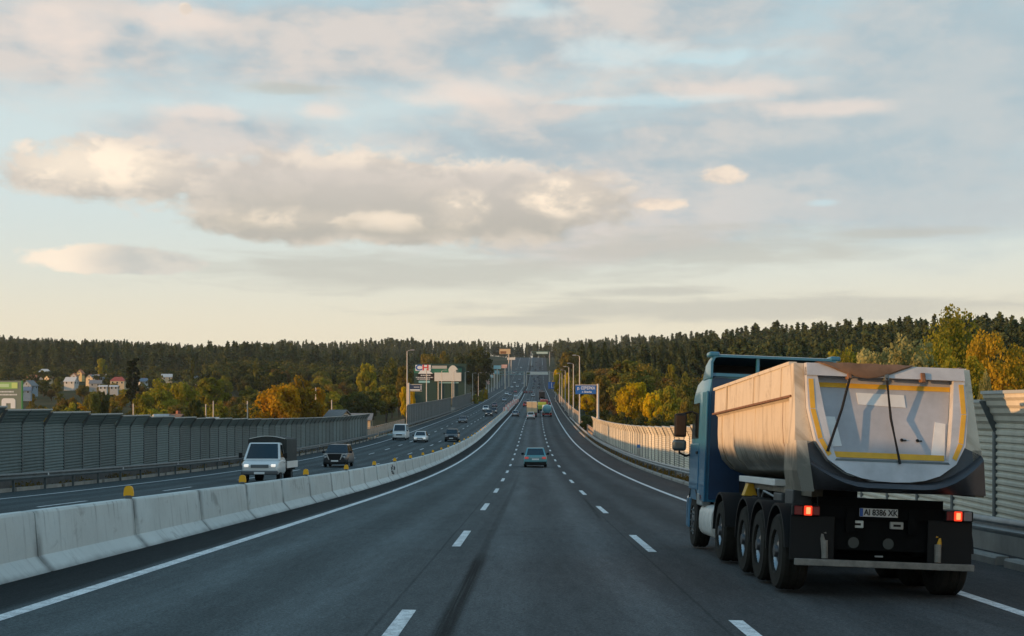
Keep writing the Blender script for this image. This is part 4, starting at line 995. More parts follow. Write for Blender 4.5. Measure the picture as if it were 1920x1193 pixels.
def car(kind, pt, label, lights=False, group=None, rear_plate=True, roof_col=None):
    S = dict(sedan=dict(L=4.4,W=1.72,belt=.90,H=1.44,nose=.66,hood=.88,tail=.92,g=(-1.75,-.95,.45,1.25),r=.31,zb=.20),
             suv=dict(L=4.4,W=1.84,belt=1.05,H=1.68,nose=.84,hood=1.06,tail=1.05,g=(-2.0,-1.75,.35,1.10),r=.36,zb=.26),
             van=dict(L=5.3,W=1.98,belt=1.25,H=2.2,nose=.95,hood=1.12,tail=1.25,g=(-2.55,-2.45,1.05,1.9),r=.35,zb=.26))[kind]
    L,W,belt,H = S['L'],S['W'],S['belt'],S['H']; root = thing({'sedan':'car','suv':'suv','van':'van'}[kind], label, 'van' if kind=='van' else 'car', group=group)
    g = S['g']; hw = W/2
    st = [(-L/2,.86,S['zb']+.16,S['tail']-.16),(-L/2+.10,.95,S['zb'],S['tail']-.02),(g[0]-.05,1,S['zb'],belt-.0),(0,1,S['zb'],belt),(g[3]+.02,1,S['zb'],belt-.01),(L/2-.75,.98,S['zb'],S['hood']-.02),(L/2-.20,.92,S['zb'],S['nose']+.08),(L/2,.80,S['zb']+.16,S['nose']-.10)]
    b = MB(); rings = []
    for y,k,z0,z1 in st:
        w = hw*k; zm = z0+(z1-z0)*.62
        rings.append([(-w*.90,y,z0),(-w,y,z0+.10),(-w,y,zm),(-w*.96,y,z1-.07),(-w*.86,y,z1),(w*.86,y,z1),(w*.96,y,z1-.07),(w,y,zm),(w,y,z0+.10),(w*.90,y,z0)])
    b.loft(rings); body = b.build('body', pt, root, 40)
    wb, wr = hw*.93, hw*(.72 if kind!='van' else .82); zb = belt-.04
    y0,y1,y2,y3 = g
    bl = [(-wb,y0,zb),(wb,y0,zb),(wb,y3,zb),(-wb,y3,zb)]; tp = [(-wr,y1,H),(wr,y1,H),(wr,y2,H),(-wr,y2,H)]
    cb = bmesh.new(); vs = [cb.verts.new(p) for p in bl+tp]
    for f in ((0,1,2,3),(4,5,6,7),(0,1,5,4),(1,2,6,5),(2,3,7,6),(3,0,4,7)): cb.faces.new([vs[i] for i in f])
    bmesh.ops.bevel(cb, geom=[e for e in cb.edges if min(v.co.z for v in e.verts) > zb+.01], offset=.07, segments=3, profile=.5, affect='EDGES')
    MB().bm(cb).build('cabin', roof_col or pt, root, 40)
    panes(root, bl[2], bl[3], tp[3], tp[2], 'windscreen', M['glass'], .09)
    panes(root, bl[0], bl[1], tp[1], tp[0], 'rear_window', M['glass'], .10)
    panes(root, bl[1], bl[2], tp[2], tp[1], 'side_window', M['glass'], .12, n=2); panes(root, bl[3], bl[0], tp[0], tp[3], 'side_window', M['glass'], .12, n=2)
    add_wheels(root, hw-.01, (-L*.29, L*.31), S['r'], .2, M['darkrim'])
    hz = S['nose']-.10
    for s in (-1,1):
        MB().bbox(s*hw*.62-.19,s*hw*.62+.19,L/2-.16,L/2-.02,hz-.06,hz+.08,.03).build('headlight', M['head_lit'] if lights else M['head_off'], root)
        MB().bbox(s*hw*.74-.15,s*hw*.74+.13,-L/2-.012,-L/2+.12,S['tail']-.28,S['tail']-.13,.02).build('tail_light', M['red_dim'] if lights else M['red_lens'], root)
        MB().bbox(s*(hw+.10)-.10,s*(hw+.10)+.10,y3-.35,y3-.25,belt-.02,belt+.14,.03).box(min(s*hw*.9,s*(hw+.05)),max(s*hw*.9,s*(hw+.05)),y3-.32,y3-.28,belt-.0,belt+.05).build('wing_mirror', M['black'], root)
    MB().bbox(-.42,.42,L/2-.12,L/2+.012,hz-.16,hz+.02,.02).build('grille', M['black'], root)
    MB().box(-.26,.26,L/2-.02,L/2+.03,S['zb']+.17,S['zb']+.28).build('number_plate', M['white_plate'], root)
    MB().box(-.26,.26,-L/2-.03,-L/2+.02,S['tail']-.36,S['tail']-.25).build('number_plate', M['white_plate'], root)
    MB().bbox(-hw*.93,hw*.93,-L/2-.02,-L/2+.3,S['zb']-.03,S['zb']+.22,.04).build('rear_bumper', M['black'], root); MB().bbox(-hw*.88,hw*.88,L/2-.3,L/2+.01,S['zb']-.03,S['zb']+.16,.04).build('front_bumper', M['black'], root)
    return root
def put(r, X, Y, facing_us=False, z=None, yaw=0):
    u = X-DX(Y); s = (ZR(Y+1)-ZR(Y-1))/2; yw = math.atan((DX(Y+2)-DX(Y-2))/4)
    r.location = (X, Y, rz(u,Y)+.005 if z is None else z)
    if facing_us: r.rotation_euler = (-math.atan(s), 0, math.pi-yw+yaw)
    else: r.rotation_euler = (math.atan(s), 0, -yw+yaw)
    return r
# teal sedan ahead in the middle lane
ts = put(car('sedan', PT, 'teal sedan ahead in the middle lane with its brake lights on', True), .55, 107)
MB().bbox(-.16,.16,-1.02,-.96,1.30,1.37,.015).build('brake_light', M['red_lit'], ts)
MB().bbox(-.86,.86,-2.235,-2.1,.42,.56,.03).build('bumper', PT, ts)
MB().box(-.75,.75,-2.225,-2.20,.70,.73).build('boot_trim', PSI, ts)
sv = put(car('suv', PBR, 'dark grey SUV with its side lights off behind the canvas pickup', False, roof_col=PBR), -14.25, 107, True)
MB().prism([(-.40,.60),(.40,.60),(.55,.95),(.50,1.00),(-.50,1.00),(-.55,.95)], 2.16, 2.25).build('grille', M['black'], sv)
for s in (-1,1): MB().prism([(s*.44,.58),(s*.38,.56),(s*.54,1.0),(s*.82,1.02),(s*.82,.96),(s*.60,.93)], 2.10,2.265).build('chrome_trim', M['rim'], sv)
MB().box(-.72,.72,2.03,2.14,1.0,1.05).build('bonnet_edge', PSI, sv)
put(car('van', PW, 'white van in the outer oncoming lane beside the gap in the barriers', False), -17.9, 200, True)
put(car('sedan', PW, 'white saloon with lit headlights, right of the white van', True), -14.3, 190, True)
put(car('suv', PBK, 'black SUV in the oncoming lane nearest the median', False), -10.3, 193, True)
sed = car('sedan', PSI, 'silver car in the left lane beside the box truck rear', False); put(sed, -3.1, 352)
suv0 = car('suv', PW, 'white hatchback close behind the beige box truck', True); put(suv0, .65, 328)
def cp(src, pnt, label, X, Y, face, group=None):
    c = copy_tree(src, None, pnt); c['label'] = label
    if group: c['group'] = group
    elif 'group' in c: del c['group']
    return put(c, X, Y, face)
def cpx(src, pnt, label, px, Y, face, group=None): return cp(src, pnt, label, atpx(px,Y), Y, face, group)
on = car('suv', PBK, 'x', True)
put(on, atpx(917,355), 355, True); on['label'] = 'dark SUV with lit headlights in the cluster beyond the black SUV'
cpx(on, PW, 'white car overlapped by the dark SUV in the oncoming cluster', 911, 412, True); cpx(on, PBK, 'dark car right behind the lit SUV nearest the median', 926, 385, True)
cpx(sed, PGR, 'grey car alone in the middle oncoming lane beyond the white saloon', 868, 296, True)
cpx(sed, PDR, 'maroon car in the oncoming lanes level with the roadworks boards', 927.5, 470, True); cpx(sed, PSI, 'silver car in the outer oncoming lane under the distant billboards', 945.5, 560, True)
for px,Y,pp,lab in ((967,640,PW,'white car highest of the pair next to the roadworks boards'),(966,570,PW,'white car lowest of the pair next to the roadworks boards'),(950,700,PW,'white car in the outer lane just below the left gantry'),(956,670,PSI,'silver car among the far oncoming traffic under the gantry'),(961,740,PBK,'black car under the left gantry'),(966,760,PRD,'red car under the left gantry beside the median')): cpx(sed, pp, lab, px, Y, True)
far_on = 'small cars far up the hill, oncoming'; far_aw = 'small cars far up the hill, driving away'
for i,(px,Y) in enumerate(((975,1300),(963,1330),(974.5,1180),(973,1130),(970,980),(960,960),(968,1420),(958,1250),(965,1100),(977,1450),(980,1080),(962,1040))): cpx(sed, [PW,PW,PSI,PBK][i%4], ('pale' if i%4 < 3 else 'dark')+' speck of a car far up the oncoming lanes', px, Y, True, far_on)
cpx(suv0, PRD, 'red car in the left lane ahead of the silver car', 986, 470, False); cpx(sed, PSI, 'silver car in front of the red one in the left lane', 990, 520, False); cpx(suv0, PW, 'pinkish white car with brake lights ahead of the beige box truck', 1002.5, 480, False)
cpx(sed, PW, 'white car alone in the middle lane below the right gantry', 999.5, 650, False)
for i,(px,Y,lab) in enumerate(((985.5,730,'car with glowing brake lights by the median, leftmost of three'),(995,735,'car with glowing brake lights, middle of three below the gantry'),(1014,730,'car with glowing brake lights, rightmost of three below the gantry'))): cpx(suv0, [PDR,PGR,PRD][i], lab, px, Y, False)
for i,(px,Y) in enumerate(((999,1480),(1006,1500),(1012,1450),(996,1340),(1002,1300),(1009,1360),(1008,1230),(1003,1130),(1010,940),(1000,930),(1005,1560),(1013,1290),(1001,1180),(1011,1180),(998,1250),(1010,1500),(1004,1400),(1001,1050),(1011,1060))): cpx(sed, [PBK,PGR,PBK,PNV][i%4], 'dark speck of a car far up our carriageway', px, Y, False, far_aw)

# white cab-over pickup with canvas body
def canvas_pickup():
    r = thing('canvas_pickup', 'white pickup truck with dark canvas cargo cover and lit headlights', 'truck')
    hw = .99
    def ringc(y, w, z0, z1, wt=None):
        wt = wt or w; zm = z0+(z1-z0)*.5
        return [(-w*.92,y,z0),(-w,y,z0+.12),(-w,y,zm),(-wt,y,z1-.08),(-wt*.92,y,z1),(wt*.92,y,z1),(wt,y,z1-.08),(w,y,zm),(w,y,z0+.12),(w*.92,y,z0)]
    MB().loft([ringc(.55,hw,.45,1.22),ringc(1.6,hw,.45,1.22),ringc(2.15,hw*.97,.45,1.14),ringc(2.50,hw*.93,.48,.98),ringc(2.60,hw*.86,.52,.90)]).build('body', PW, r, 40)
    wb, wt = hw*.97, hw*.80
    bl = [(-wb,.55,1.18),(wb,.55,1.18),(wb,1.98,1.18),(-wb,1.98,1.18)]; tp = [(-wt,.58,2.08),(wt,.58,2.08),(wt,1.25,2.08),(-wt,1.25,2.08)]
    cb = bmesh.new(); vs = [cb.verts.new(p) for p in bl+tp]
    for f in ((0,1,2,3),(4,5,6,7),(0,1,5,4),(1,2,6,5),(2,3,7,6),(3,0,4,7)): cb.faces.new([vs[i] for i in f])
    bmesh.ops.bevel(cb, geom=[e for e in cb.edges if min(v.co.z for v in e.verts) > 1.19], offset=.09, segments=3, profile=.5, affect='EDGES')
    MB().bm(cb).build('cab', PW, r, 40)
    panes(r, bl[2], bl[3], tp[3], tp[2], 'windscreen', M['glass'], .075); panes(r, bl[1], bl[2], tp[2], tp[1], 'side_window', M['glass'], .14); panes(r, bl[3], bl[0], tp[0], tp[3], 'side_window', M['glass'], .14)
    cv = mat('dark_canvas', (.030,.034,.033), .9, var=.3, scale=2.5, bump=.4)
    n = 9; ring = lambda y: [(-1.02,y,.98),(-1.03,y,2.18)]+[(-1.0+2.0*i/n, y, 2.26+.16*math.sin(math.pi*i/n)) for i in range(n+1)]+[(1.03,y,2.18),(1.02,y,.98)]
    b = MB(); b.loft([ring(.45),ring(-.3),ring(-1.2),ring(-2.1),ring(-2.85)]); b.build('canvas_cover', cv, r, 50)
    lt = MB(); lt.loft([[(-.95+1.9*i/n, y, 2.275+.16*math.sin(math.pi*(i/n*.95+.025))) for i in range(n+1)]+[(.95-1.9*i/n, y, 2.25+.16*math.sin(math.pi*((n-i)/n*.95+.025))) for i in range(n+1)] for y in (.47,.52)]); lt.build('roof_edge', M['white'], r, 50)
    sd = MB()
    for s in (-1,1): sd.box(s*1.05-.025,s*1.05+.025,-2.9,.45,.72,1.08)
    sd.box(-1.05,1.05,-2.93,-2.88,.72,1.08); sd.build('side_boards', M['white'], r); MB().box(-.95,.95,-2.8,.5,.60,.72).box(-.45,.45,-2.8,2.2,.42,.6).build('chassis', M['chassis'], r)
    add_wheels(r, .96, (1.72,), .35, .2, M['darkrim']); add_wheels(r, .98, (-1.45,), .35, .40, M['darkrim'])
    for s in (-1,1):
        MB().bbox(s*.70-.12,s*.70+.12,2.44,2.63,.82,.97,.04).build('headlight', M['head_lit'], r)
        MB().bbox(s*1.18-.09,s*1.18+.09,1.62,1.72,1.28,1.55,.03).box(min(s*.95,s*1.15),max(s*.95,s*1.15),1.64,1.68,1.36,1.40).build('wing_mirror', M['black'], r)
        MB().box(s*.995-.01,s*.995+.01,.95,1.10,1.0,1.04).build('handle', M['black'], r)
    MB().bbox(-.46,.46,2.52,2.635,.78,.95,.02).build('grille', mat('grille_grey',(.12,.14,.15),.5), r)
    MB().bbox(-.95,.95,2.45,2.70,.42,.64,.05).build('front_bumper', PGR, r); MB().box(-.27,.27,2.69,2.72,.46,.57).build('number_plate', M['white_plate'], r)
    return r
put(canvas_pickup(), -13.85, 76, True)
def box_truck(pb, label, X, Y):
    r = thing('box_truck', label, 'truck'); MB().bbox(-1.25,1.25,-3.4,2.6,1.05,3.75,.05).build('cargo_box', pb, r)
    MB().box(-.02,.02,-3.43,-3.4,1.1,3.7).box(-1.2,1.2,-3.43,-3.4,1.08,1.2).build('door_seam', M['steel_dark'], r)
    MB().bbox(-1.15,1.15,2.8,4.5,.6,2.9,.12).build('cab', PW, r); MB().box(-1.15,1.15,-3.38,-3.2,.55,1.0).build('rear_bumper', PDR, r); MB().box(-.5,.5,-3.2,4,.6,1.05).build('chassis', M['chassis'], r)
    add_wheels(r, 1.2, (-2.2,3.4), .48, .4, M['darkrim'])
    for s in (-1,1): MB().box(s*1.0-.2,s*1.0+.2,-3.42,-3.38,.72,.9).build('tail_light', M['red_lens'], r)
    return put(r, X, Y)
box_truck(PBE, 'beige box truck in the middle lane seen from behind', atpx(997.5,350), 350)
def tank_truck():
    r = thing('tank_truck', 'tank truck with round teal tank in the right lane, beside the beige box truck', 'truck')
    n = 20; b = MB(); rings = []
    for y,k in ((-3.5,.2),(-3.46,.8),(-3.3,1),(1.6,1),(1.8,.8),(1.84,.2)): rings.append([(1.08*k*math.cos(2*math.pi*i/n), y, 1.95+1.05*k*math.sin(2*math.pi*i/n)) for i in range(n)])
    b.loft(rings); b.build('tank', paint('tank_teal',(.12,.34,.40)), r, 40)
    MB().bbox(-1.15,1.15,2.1,3.9,.6,2.8,.12).build('cab', PW, r); MB().box(-.5,.5,-3.4,3.6,.6,1.0).build('chassis', M['chassis'], r)
    MB().box(-1.2,1.2,-3.55,-3.4,.5,.75).build('rear_bumper', PRD, r); add_wheels(r, 1.2, (-2.4,-1.1,3.0), .5, .5, M['darkrim'])
    MB().box(-1.25,-1.12,-3.2,1.5,1.0,1.9).build('side_locker', PW, r)
    return put(r, atpx(1025.5,358), 358)
tank_truck()
def flat_truck(label, X, Y, pb, ph):
    r = thing('dump_truck', label, 'truck'); MB().bbox(-1.25,1.25,-3.0,2.0,1.1,ph,.08,taper=lambda x,y,z: (x*(1 if z > 2 else .9),y,z)).build('dump_body', pb, r)
    MB().bbox(-1.2,1.2,2.3,4.1,.6,3.0,.12).build('cab', pb, r); MB().box(-.5,.5,-2.9,3.8,.6,1.1).build('chassis', M['chassis'], r); add_wheels(r, 1.2, (-2.0,-.7,3.2), .5, .45, M['darkrim'])
    return put(r, X, Y)
flat_truck('red truck in the right lane just ahead of the teal tanker', atpx(1020,440), 440, PRD, 2.9)
flat_truck('small yellow-green truck between red truck and tanker', atpx(1016.5,395), 395, paint('lime',(.30,.38,.05)), 2.1)
flat_truck('black lorry in the right lane below the far blue sign', atpx(1016,600), 600, PBK, 3.3)
cpx(suv0, PDR, 'dark red car on the right shoulder near the orange barrier tip', 1027.5, 500, False)

# ------------------------------------------------------------------ the tipper lorry
def tipper():
    r = thing('tipper_truck', 'blue tipper lorry with a dirty white half-pipe dump trailer, tail lights lit', 'truck')
    r.location = (4.69, 19.8, rz(4.69,19.8)+.01); r.rotation_euler = (math.atan(-.031), .040, .022)
    def wmat():
        m, nt, b = nmat('dump_body_paint'); X_.nt = nt
        tcn = nt.nodes.new('ShaderNodeTexCoord'); ob = X_(tcn.outputs['Object']); sp = nt.nodes.new('ShaderNodeSeparateXYZ'); nt.links.new(ob.s, sp.inputs[0]); x,y,z = (X_(q) for q in sp.outputs)
        n1 = noise(ob, 1.6, 6, .62); st = noise(comb(x*2.+y*5.5, 0., z*.55), 1, 5, .65); fi = noise(ob, 14, 4, .7); dr = noise(comb(x*6+y*9., y*1.5, z*.7), 1, 4, .6)
        v = .84+n1*.26+fi*.08; c = comb(v*.57, v*.50, v*.39)
        c = mixc(sst(st,.50,.70)*.62, c, (.24,.18,.11))
        c = mixc(sst(n1*.6+fi*.4,.53,.66)*.55, c, (.30,.25,.19))
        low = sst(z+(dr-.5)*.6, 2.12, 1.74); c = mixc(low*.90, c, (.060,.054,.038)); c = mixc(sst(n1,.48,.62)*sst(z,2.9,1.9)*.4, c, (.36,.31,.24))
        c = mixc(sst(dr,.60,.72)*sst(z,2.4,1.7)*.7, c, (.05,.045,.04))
        nt.links.new(c.s, b.inputs['Base Color']); b.inputs['Roughness'].default_value = .5
        bp = nt.nodes.new('ShaderNodeBump'); bp.inputs['Strength'].default_value = .35; bp.inputs['Distance'].default_value = .05; nt.links.new(n1.s, bp.inputs['Height']); nt.links.new(bp.outputs[0], b.inputs['Normal'])
        return m
    W_ = wmat(); GT = mat('tailgate_paint', (.43,.45,.48), .55, var=.24, scale=1.6); GTB = mat('tailgate_panel', (.36,.375,.41), .55, var=.20, scale=1.4)
    COL = mat('collar_grey', (.040,.042,.048), .45, var=.35, scale=2.2); BL = mat('cab_blue', (.018,.135,.245), .38, var=.10, scale=2, coat=.4); BLD = mat('cab_blue_shaded', (.006,.032,.085), .5, var=.2, scale=2)  # darker second blue has the back wall's shade painted in
    GRY = mat('step_grey', (.26,.28,.28), .6, var=.15, scale=4); TARP = mat('tarp_brown', (.16,.10,.065), .85, var=.35, scale=3, bump=.3); RUST_SHADE = mat('rust_and_shade_steel', (.16,.075,.035), .8, var=.4, scale=8)
    DST = mat('dusty_bar', (.20,.19,.17), .75, var=.35, scale=6)
    # chassis
    ch = MB()
    for s in (-1,1): ch.box(s*.42-.06,s*.42+.06,-.75,9.2,.86,1.18)
    for y in (-.5,.7,2.0,3.4,4.4,6.2): ch.box(-.42,.42,y-.06,y+.06,.9,1.12)
    for y in (0,1.33,2.62,5.0,8.55): ch.tube([(-1,y,.52),(1,y,.52)], .10, 8)
    ch.box(-.85,.85,-.66,-.60,.62,1.32); ch.box(-1.2,1.2,-.72,-.62,1.04,1.20)
    for y in (0,1.33,2.62,5.0):
        for s in (-1,1): ch.box(s*.62-.1,s*.62+.1,y-.45,y+.35,.55,.80)
    ch.box(-.7,.7,3.3,6.4,1.0,1.36); ch.bbox(-1.0,-.6,3.1,3.5,.5,1.2,.03); ch.box(-.95,.95,6.3,7.0,.5,1.1)
    ch.build('chassis', M['chassis'], r)
    # wheels
    def wheel(x, y, w, rr=.525, deep=.17, s=-1):
        t = MB().lathex([(-w/2,rr*.58),(-w/2+.015,rr*.80),(-w/2+.01,rr*.92),(-w/2+.05,rr*.99),(-w*.2,rr),(-w*.18,rr*.975),(-w*.1,rr*.975),(-w*.08,rr),(w*.08,rr),(w*.1,rr*.975),(w*.18,rr*.975),(w*.2,rr),(w/2-.05,rr*.99),(w/2-.01,rr*.92),(w/2-.015,rr*.80),(w/2,rr*.58),(w/2-.03,rr*.55),(-w/2+.03,rr*.55),(-w/2,rr*.58)], x, y, rr, 40, False).build('wheel', M['rubberdusty'], r, 35)
        e = s*w/2
        rb_ = MB().lathex([(e-s*.002,rr*.60),(e-s*.012,rr*.575),(e-s*.05,rr*.545),(e-s*deep,rr*.52),(e-s*deep,rr*.46)], x, y, rr, 36, False)
        rb_.mat(1).lathex([(e-s*deep,rr*.46),(e-s*(deep+.01),rr*.36),(e-s*deep*.35,rr*.31)], x, y, rr, 36, False)
        rb_.mat(2).lathex([(e-s*deep*.35,rr*.31),(e-s*deep*.2,rr*.17),(e+s*.01,rr*.15),(e+s*.012,rr*.01)], x, y, rr, 36, True)  # darker disc and hub paint the shade inside the dished rim
        rb_.build('rim', [M['rim'], M['rimdirt_shade'], M['darkrim']], t, 35)
        nb = MB()
        for i in range(10):
            a = i*.628; nb.tube([(x+e-s*deep*.9, y+math.cos(a)*rr*.42, rr+math.sin(a)*rr*.42),(x+e-s*(deep-.04), y+math.cos(a)*rr*.42, rr+math.sin(a)*rr*.42)], .016, 6)
        nb.build('wheel_nuts', M['steel_dark'], t)
    for y in (0,1.33,2.62):
        for s in (-1,1): wheel(s*1.09, y, .385, s=s)
    for s in (-1,1): wheel(s*.97, 5.0, .60, s=s, deep=.16); wheel(s*1.08, 8.55, .315, s=s, deep=.02)
    # wheel-arch fenders
    for y in (0,1.33,2.62,5.0):
        for s in (-1,1):
            x0, x1 = (.86,1.285) if y < 4 else (.66,1.28); prof = []
            for k in range(13):
                a = R(-4+ (170+8)*k/12); prof.append((y+.63*math.cos(a), .56+.60*math.sin(a)))
            rings = [[(s*x0,py,pz),(s*x1,py,pz),(s*x1,py,pz+.0),(s*x1,y+(py-y)*1.06,.56+(pz-.56)*1.06),(s*x0,y+(py-y)*1.06,.56+(pz-.56)*1.06)] for py,pz in prof]
            MB().loft(rings).build('fender', M['black'], r, 40)
    # mudflaps, bar, supports
    for s in (-1,1):
        MB().bbox(s*.93-.30,s*.93+.30,-.74,-.71,.46,1.06,.012).build('mudflap', M['black'], r)
        MB().tube([(s*.80,-.70,.85),(s*.78,-.74,.70),(s*.76,-.78,.50)], .035, 8).tube([(s*.72,-.64,1.0),(s*.76,-.70,.82)], .05, 8).build('bar_support', DST if s < 0 else M['yellow'], r, 40)
        MB().tube([(s*.76,-.775,.50),(s*.765,-.75,.74)], .045, 8).build('bar_strut', DST, r, 40)
    MB().bbox(-1.17,1.24,-.84,-.76,.40,.49,.012).build('underrun_bar', DST, r)
    MB().bbox(-1.19,-.72,3.52,3.56,.42,.98,.012).build('mudflap', M['black'], r)
    sp_ = MB().box(-1.17,-.96,3.485,3.52,.80,.92).build('side_plate', M['white_plate'], r); MB().box(-1.175,-1.10,3.47,3.49,.80,.92).build('plate_band', M['plate_blue'], sp_); text_mesh('A', .11, M['ink'], sp_, (-1.03,3.484,.86), bold=.006)
    # tail lights
    for s in (-1,1):
        h = MB().bbox(s*1.03-.19,s*1.03+.19,-.80,-.70,1.06,1.20,.015).build('tail_light', M['black'], r)
        MB().bbox(s*1.03+s*.09-.055+s*.02,s*1.03+s*.09+.055+s*.02,-.815,-.79,1.07,1.19,.01).build('outer_lens', M['red_lens'] if s < 0 else mat('clear_lens',(.25,.22,.22),.2), h)
        MB().bbox(s*1.03-s*.02-.055,s*1.03-s*.02+.055,-.82,-.79,1.065,1.195,.012).build('lit_lens', M['red_lit'], h)
        MB().bbox(s*1.03-s*.02-.028,s*1.03-s*.02+.028,-.826,-.815,1.085,1.175,.008).build('lamp_core', M['red_core'], h)
        MB().bbox(s*1.03-s*.13-.045,s*1.03-s*.13+.045,-.815,-.79,1.07,1.19,.01).build('inner_lens', M['red_lens'], h)
    # number plate and rear lamps
    p = MB().bbox(-.30,.22,-.735,-.70,1.075,1.19,.01).build('number_plate', M['white_plate'], r)
    MB().box(-.298,-.255,-.742,-.733,1.08,1.186).build('plate_band', M['plate_blue'], p); text_mesh('AI 8386 XK', .112, M['ink'], p, (-.015,-.742,1.132), sx=.84, bold=.002)
    for x in (-.325,.215): MB().bbox(x-.09,x+.09,-.72,-.66,.92,1.02,.012).build('reversing_lamp', mat('lamp_glass_%d'%(x>0),(.62,.68,.66) if x < 0 else (.40,.40,.38),.15), r); MB().box(x-.05,x+.05,-.726,-.718,.955,.985).build('lamp_badge', M['black'], r)
    MB().bbox(-.56,-.46,-.70,-.65,1.10,1.14,.01).build('marker_lamp', mat('marker_glass',(.5,.5,.48),.2), r)
    for x in (-.36,.11): MB().tube([(x,-.60,.72),(x,-.70,.72)], .075, 16).build('reflector', mat('dark_reflector',(.05,.06,.06),.15), r, 40)
    MB().box(-.06,.05,-.675,-.66,.535,.555).build('badge', M['steel'], r)
    # ---- dump body
    hs = [(1.22,3.12),(1.22,2.68),(1.15,2.62),(1.145,2.3),(1.125,2.06),(1.05,1.84),(.88,1.67),(.60,1.57),(.30,1.53),(0,1.52)]
    outer = [(-x,z) for x,z in hs]+[(x,z) for x,z in reversed(hs[:-1])]
    hi = [(1.13,3.12),(1.13,2.68),(1.09,2.6),(1.085,2.3),(1.065,2.08),(1.0,1.89),(.84,1.73),(.58,1.63),(.29,1.59),(0,1.58)]
    inner = [(-x,z) for x,z in hi]+[(x,z) for x,z in reversed(hi[:-1])]
    def ring(y, k=1.0): return [(x*k,y,z) for x,z in outer]+[(x*k,y,z) for x,z in reversed(inner)]
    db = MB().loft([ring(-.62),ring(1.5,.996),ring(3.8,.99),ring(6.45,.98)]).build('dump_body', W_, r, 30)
    MB().prism([(x*.975,z) for x,z in inner], 6.2, 6.44).build('front_wall', W_, db)
    for s in (-1,1):
        MB().box(min(s*1.135,s*1.235),max(s*1.135,s*1.235),-.6,6.47,2.655,2.685).build('ledge', RUST_SHADE, db)  # flange whose dark colour paints the shadow under the projecting top band
        MB().box(min(s*1.12,s*1.232),max(s*1.12,s*1.232),-.6,6.46,3.10,3.15).build('top_rail', W_, db)
        for y in (.25,.42,2.6,4.6,5.9): MB().loft([[(s*(x+.012)*.99,y+dy,z) for x,z in hs[2:7]]+[(s*(x-.02)*.99,y+dy,z) for x,z in reversed(hs[2:7])] for dy in (-.012,.012)]).build('seam', RUST_SHADE if y in (.42,) else W_, db)
        for y in (.25,2.4,5.0): MB().box(min(s*1.21,s*1.235),max(s*1.21,s*1.235),y-.03,y+.03,2.69,3.10).build('stake', W_, db)
    # rear collar round the opening
    O_ = [(1.205,3.12),(1.22,2.5),(1.245,1.95),(1.25,1.66),(1.20,1.43),(.80,1.42),(.40,1.415),(0,1.41)]
    I_ = [(1.075,3.12),(1.075,2.5),(1.00,2.06),(.85,1.81),(.62,1.65),(.42,1.58),(.21,1.55),(0,1.54)]
    def collar(o, i, y0, y1, m1, m2, nm, par, cut, k0=1.0):
        b = MB(); o2 = [(-x,z) for x,z in o]+[(x,z) for x,z in reversed(o[:-1])]; i2 = [(-x,z) for x,z in i]+[(x,z) for x,z in reversed(i[:-1])]
        n = len(o2)
        for k in range(n-1):
            b.mat(1 if (o2[k][1]+o2[k+1][1])/2 < cut else 0)
            q = [o2[k],o2[k+1],i2[k+1],i2[k]]
            vs = [(x,y0,z) for x,z in q]+[(x*k0,y1,z) for x,z in q]; b.add(vs, [(0,1,2,3),(4,7,6,5),(0,4,5,1),(2,6,7,3)]+([(3,7,4,0)] if k == 0 else [])+([(1,5,6,2)] if k == n-2 else []))
        return b.build(nm, [m1,m2], par)
    cl = collar(O_, I_, -.80, -.40, W_, COL, 'rear_frame', db, 2.0)
    # flared chute lip below the opening
    lip = MB(); rings = []
    for x in [-1.09+2.325*i/16 for i in range(17)]:
        a = abs(x)/1.245; zt = 1.545+.42*max(0,(a-.30)/.70)**1.9; out = .16*(1-a**3)+.04
        rings.append([(x,-.72,zt+.02),(x,-.82-out,zt-.02),(x,-.86-out,zt-.07),(x,-.83,1.425),(x,-.70,1.42)])
    lip.loft(rings).build('chute_lip', COL, db, 50)
    for s in (-1,1): MB().prism([(s*1.252,2.02),(s*1.256,1.66),(s*1.215,1.40),(s*1.10,1.40),(s*1.13,2.02)], -.80, -.30).build('frame_foot', W_, db)
    MB().prism([(-1.262,2.06),(-1.266,1.66),(-1.225,1.40),(-1.06,1.40),(-1.085,1.70),(-1.12,2.06)], -.96, -.79).build('frame_post', W_, db)
    # tailgate
    tg_o = [(1.07,3.06),(1.07,2.5),(.995,2.07),(.845,1.82),(.615,1.66),(.42,1.595),(.21,1.565),(0,1.555)]
    tg_i = [(.925,2.95),(.865,2.5),(.79,2.05),(.745,1.86),(.60,1.83),(.42,1.83),(.21,1.83),(0,1.83)]
    tg = collar(tg_o, tg_i, -.95, -.78, GT, GT, 'tailgate', r, -9)
    MB().box(-1.07,1.07,-.975,-.78,2.95,3.12).build('top_beam', GT, tg)
    MB().prism([(-.925,2.95),(-.745,1.83),(.745,1.83),(.925,2.95)], -.80,-.775).build('panel', GTB, tg)
    MB().prism([(-.76,1.815),(-.74,1.845),(.74,1.845),(.76,1.815)], -.955, -.82).build('panel_edge', M['steel_dark'], tg)
    pw = mat('patch_pale', (.66,.68,.68), .5, var=.06, scale=6)
    for q, yy in (([(-.38,2.74),(-.36,2.58),(.28,2.56),(.27,2.73)],-.808),([(-.86,2.40),(-.80,1.99),(-.62,2.01),(-.69,2.40)],-.808),([(.66,2.38),(.56,1.90),(.74,1.88),(.80,2.36)],-.808)):
        MB().prism(q, yy, yy+.008).build('patch', pw, tg)
    tp = [([(-.895,2.865),(-.905,2.80),(.90,2.80),(.908,2.865)],-.809),([(-.74,1.935),(-.735,1.86),(.735,1.86),(.74,1.935)],-.809)]
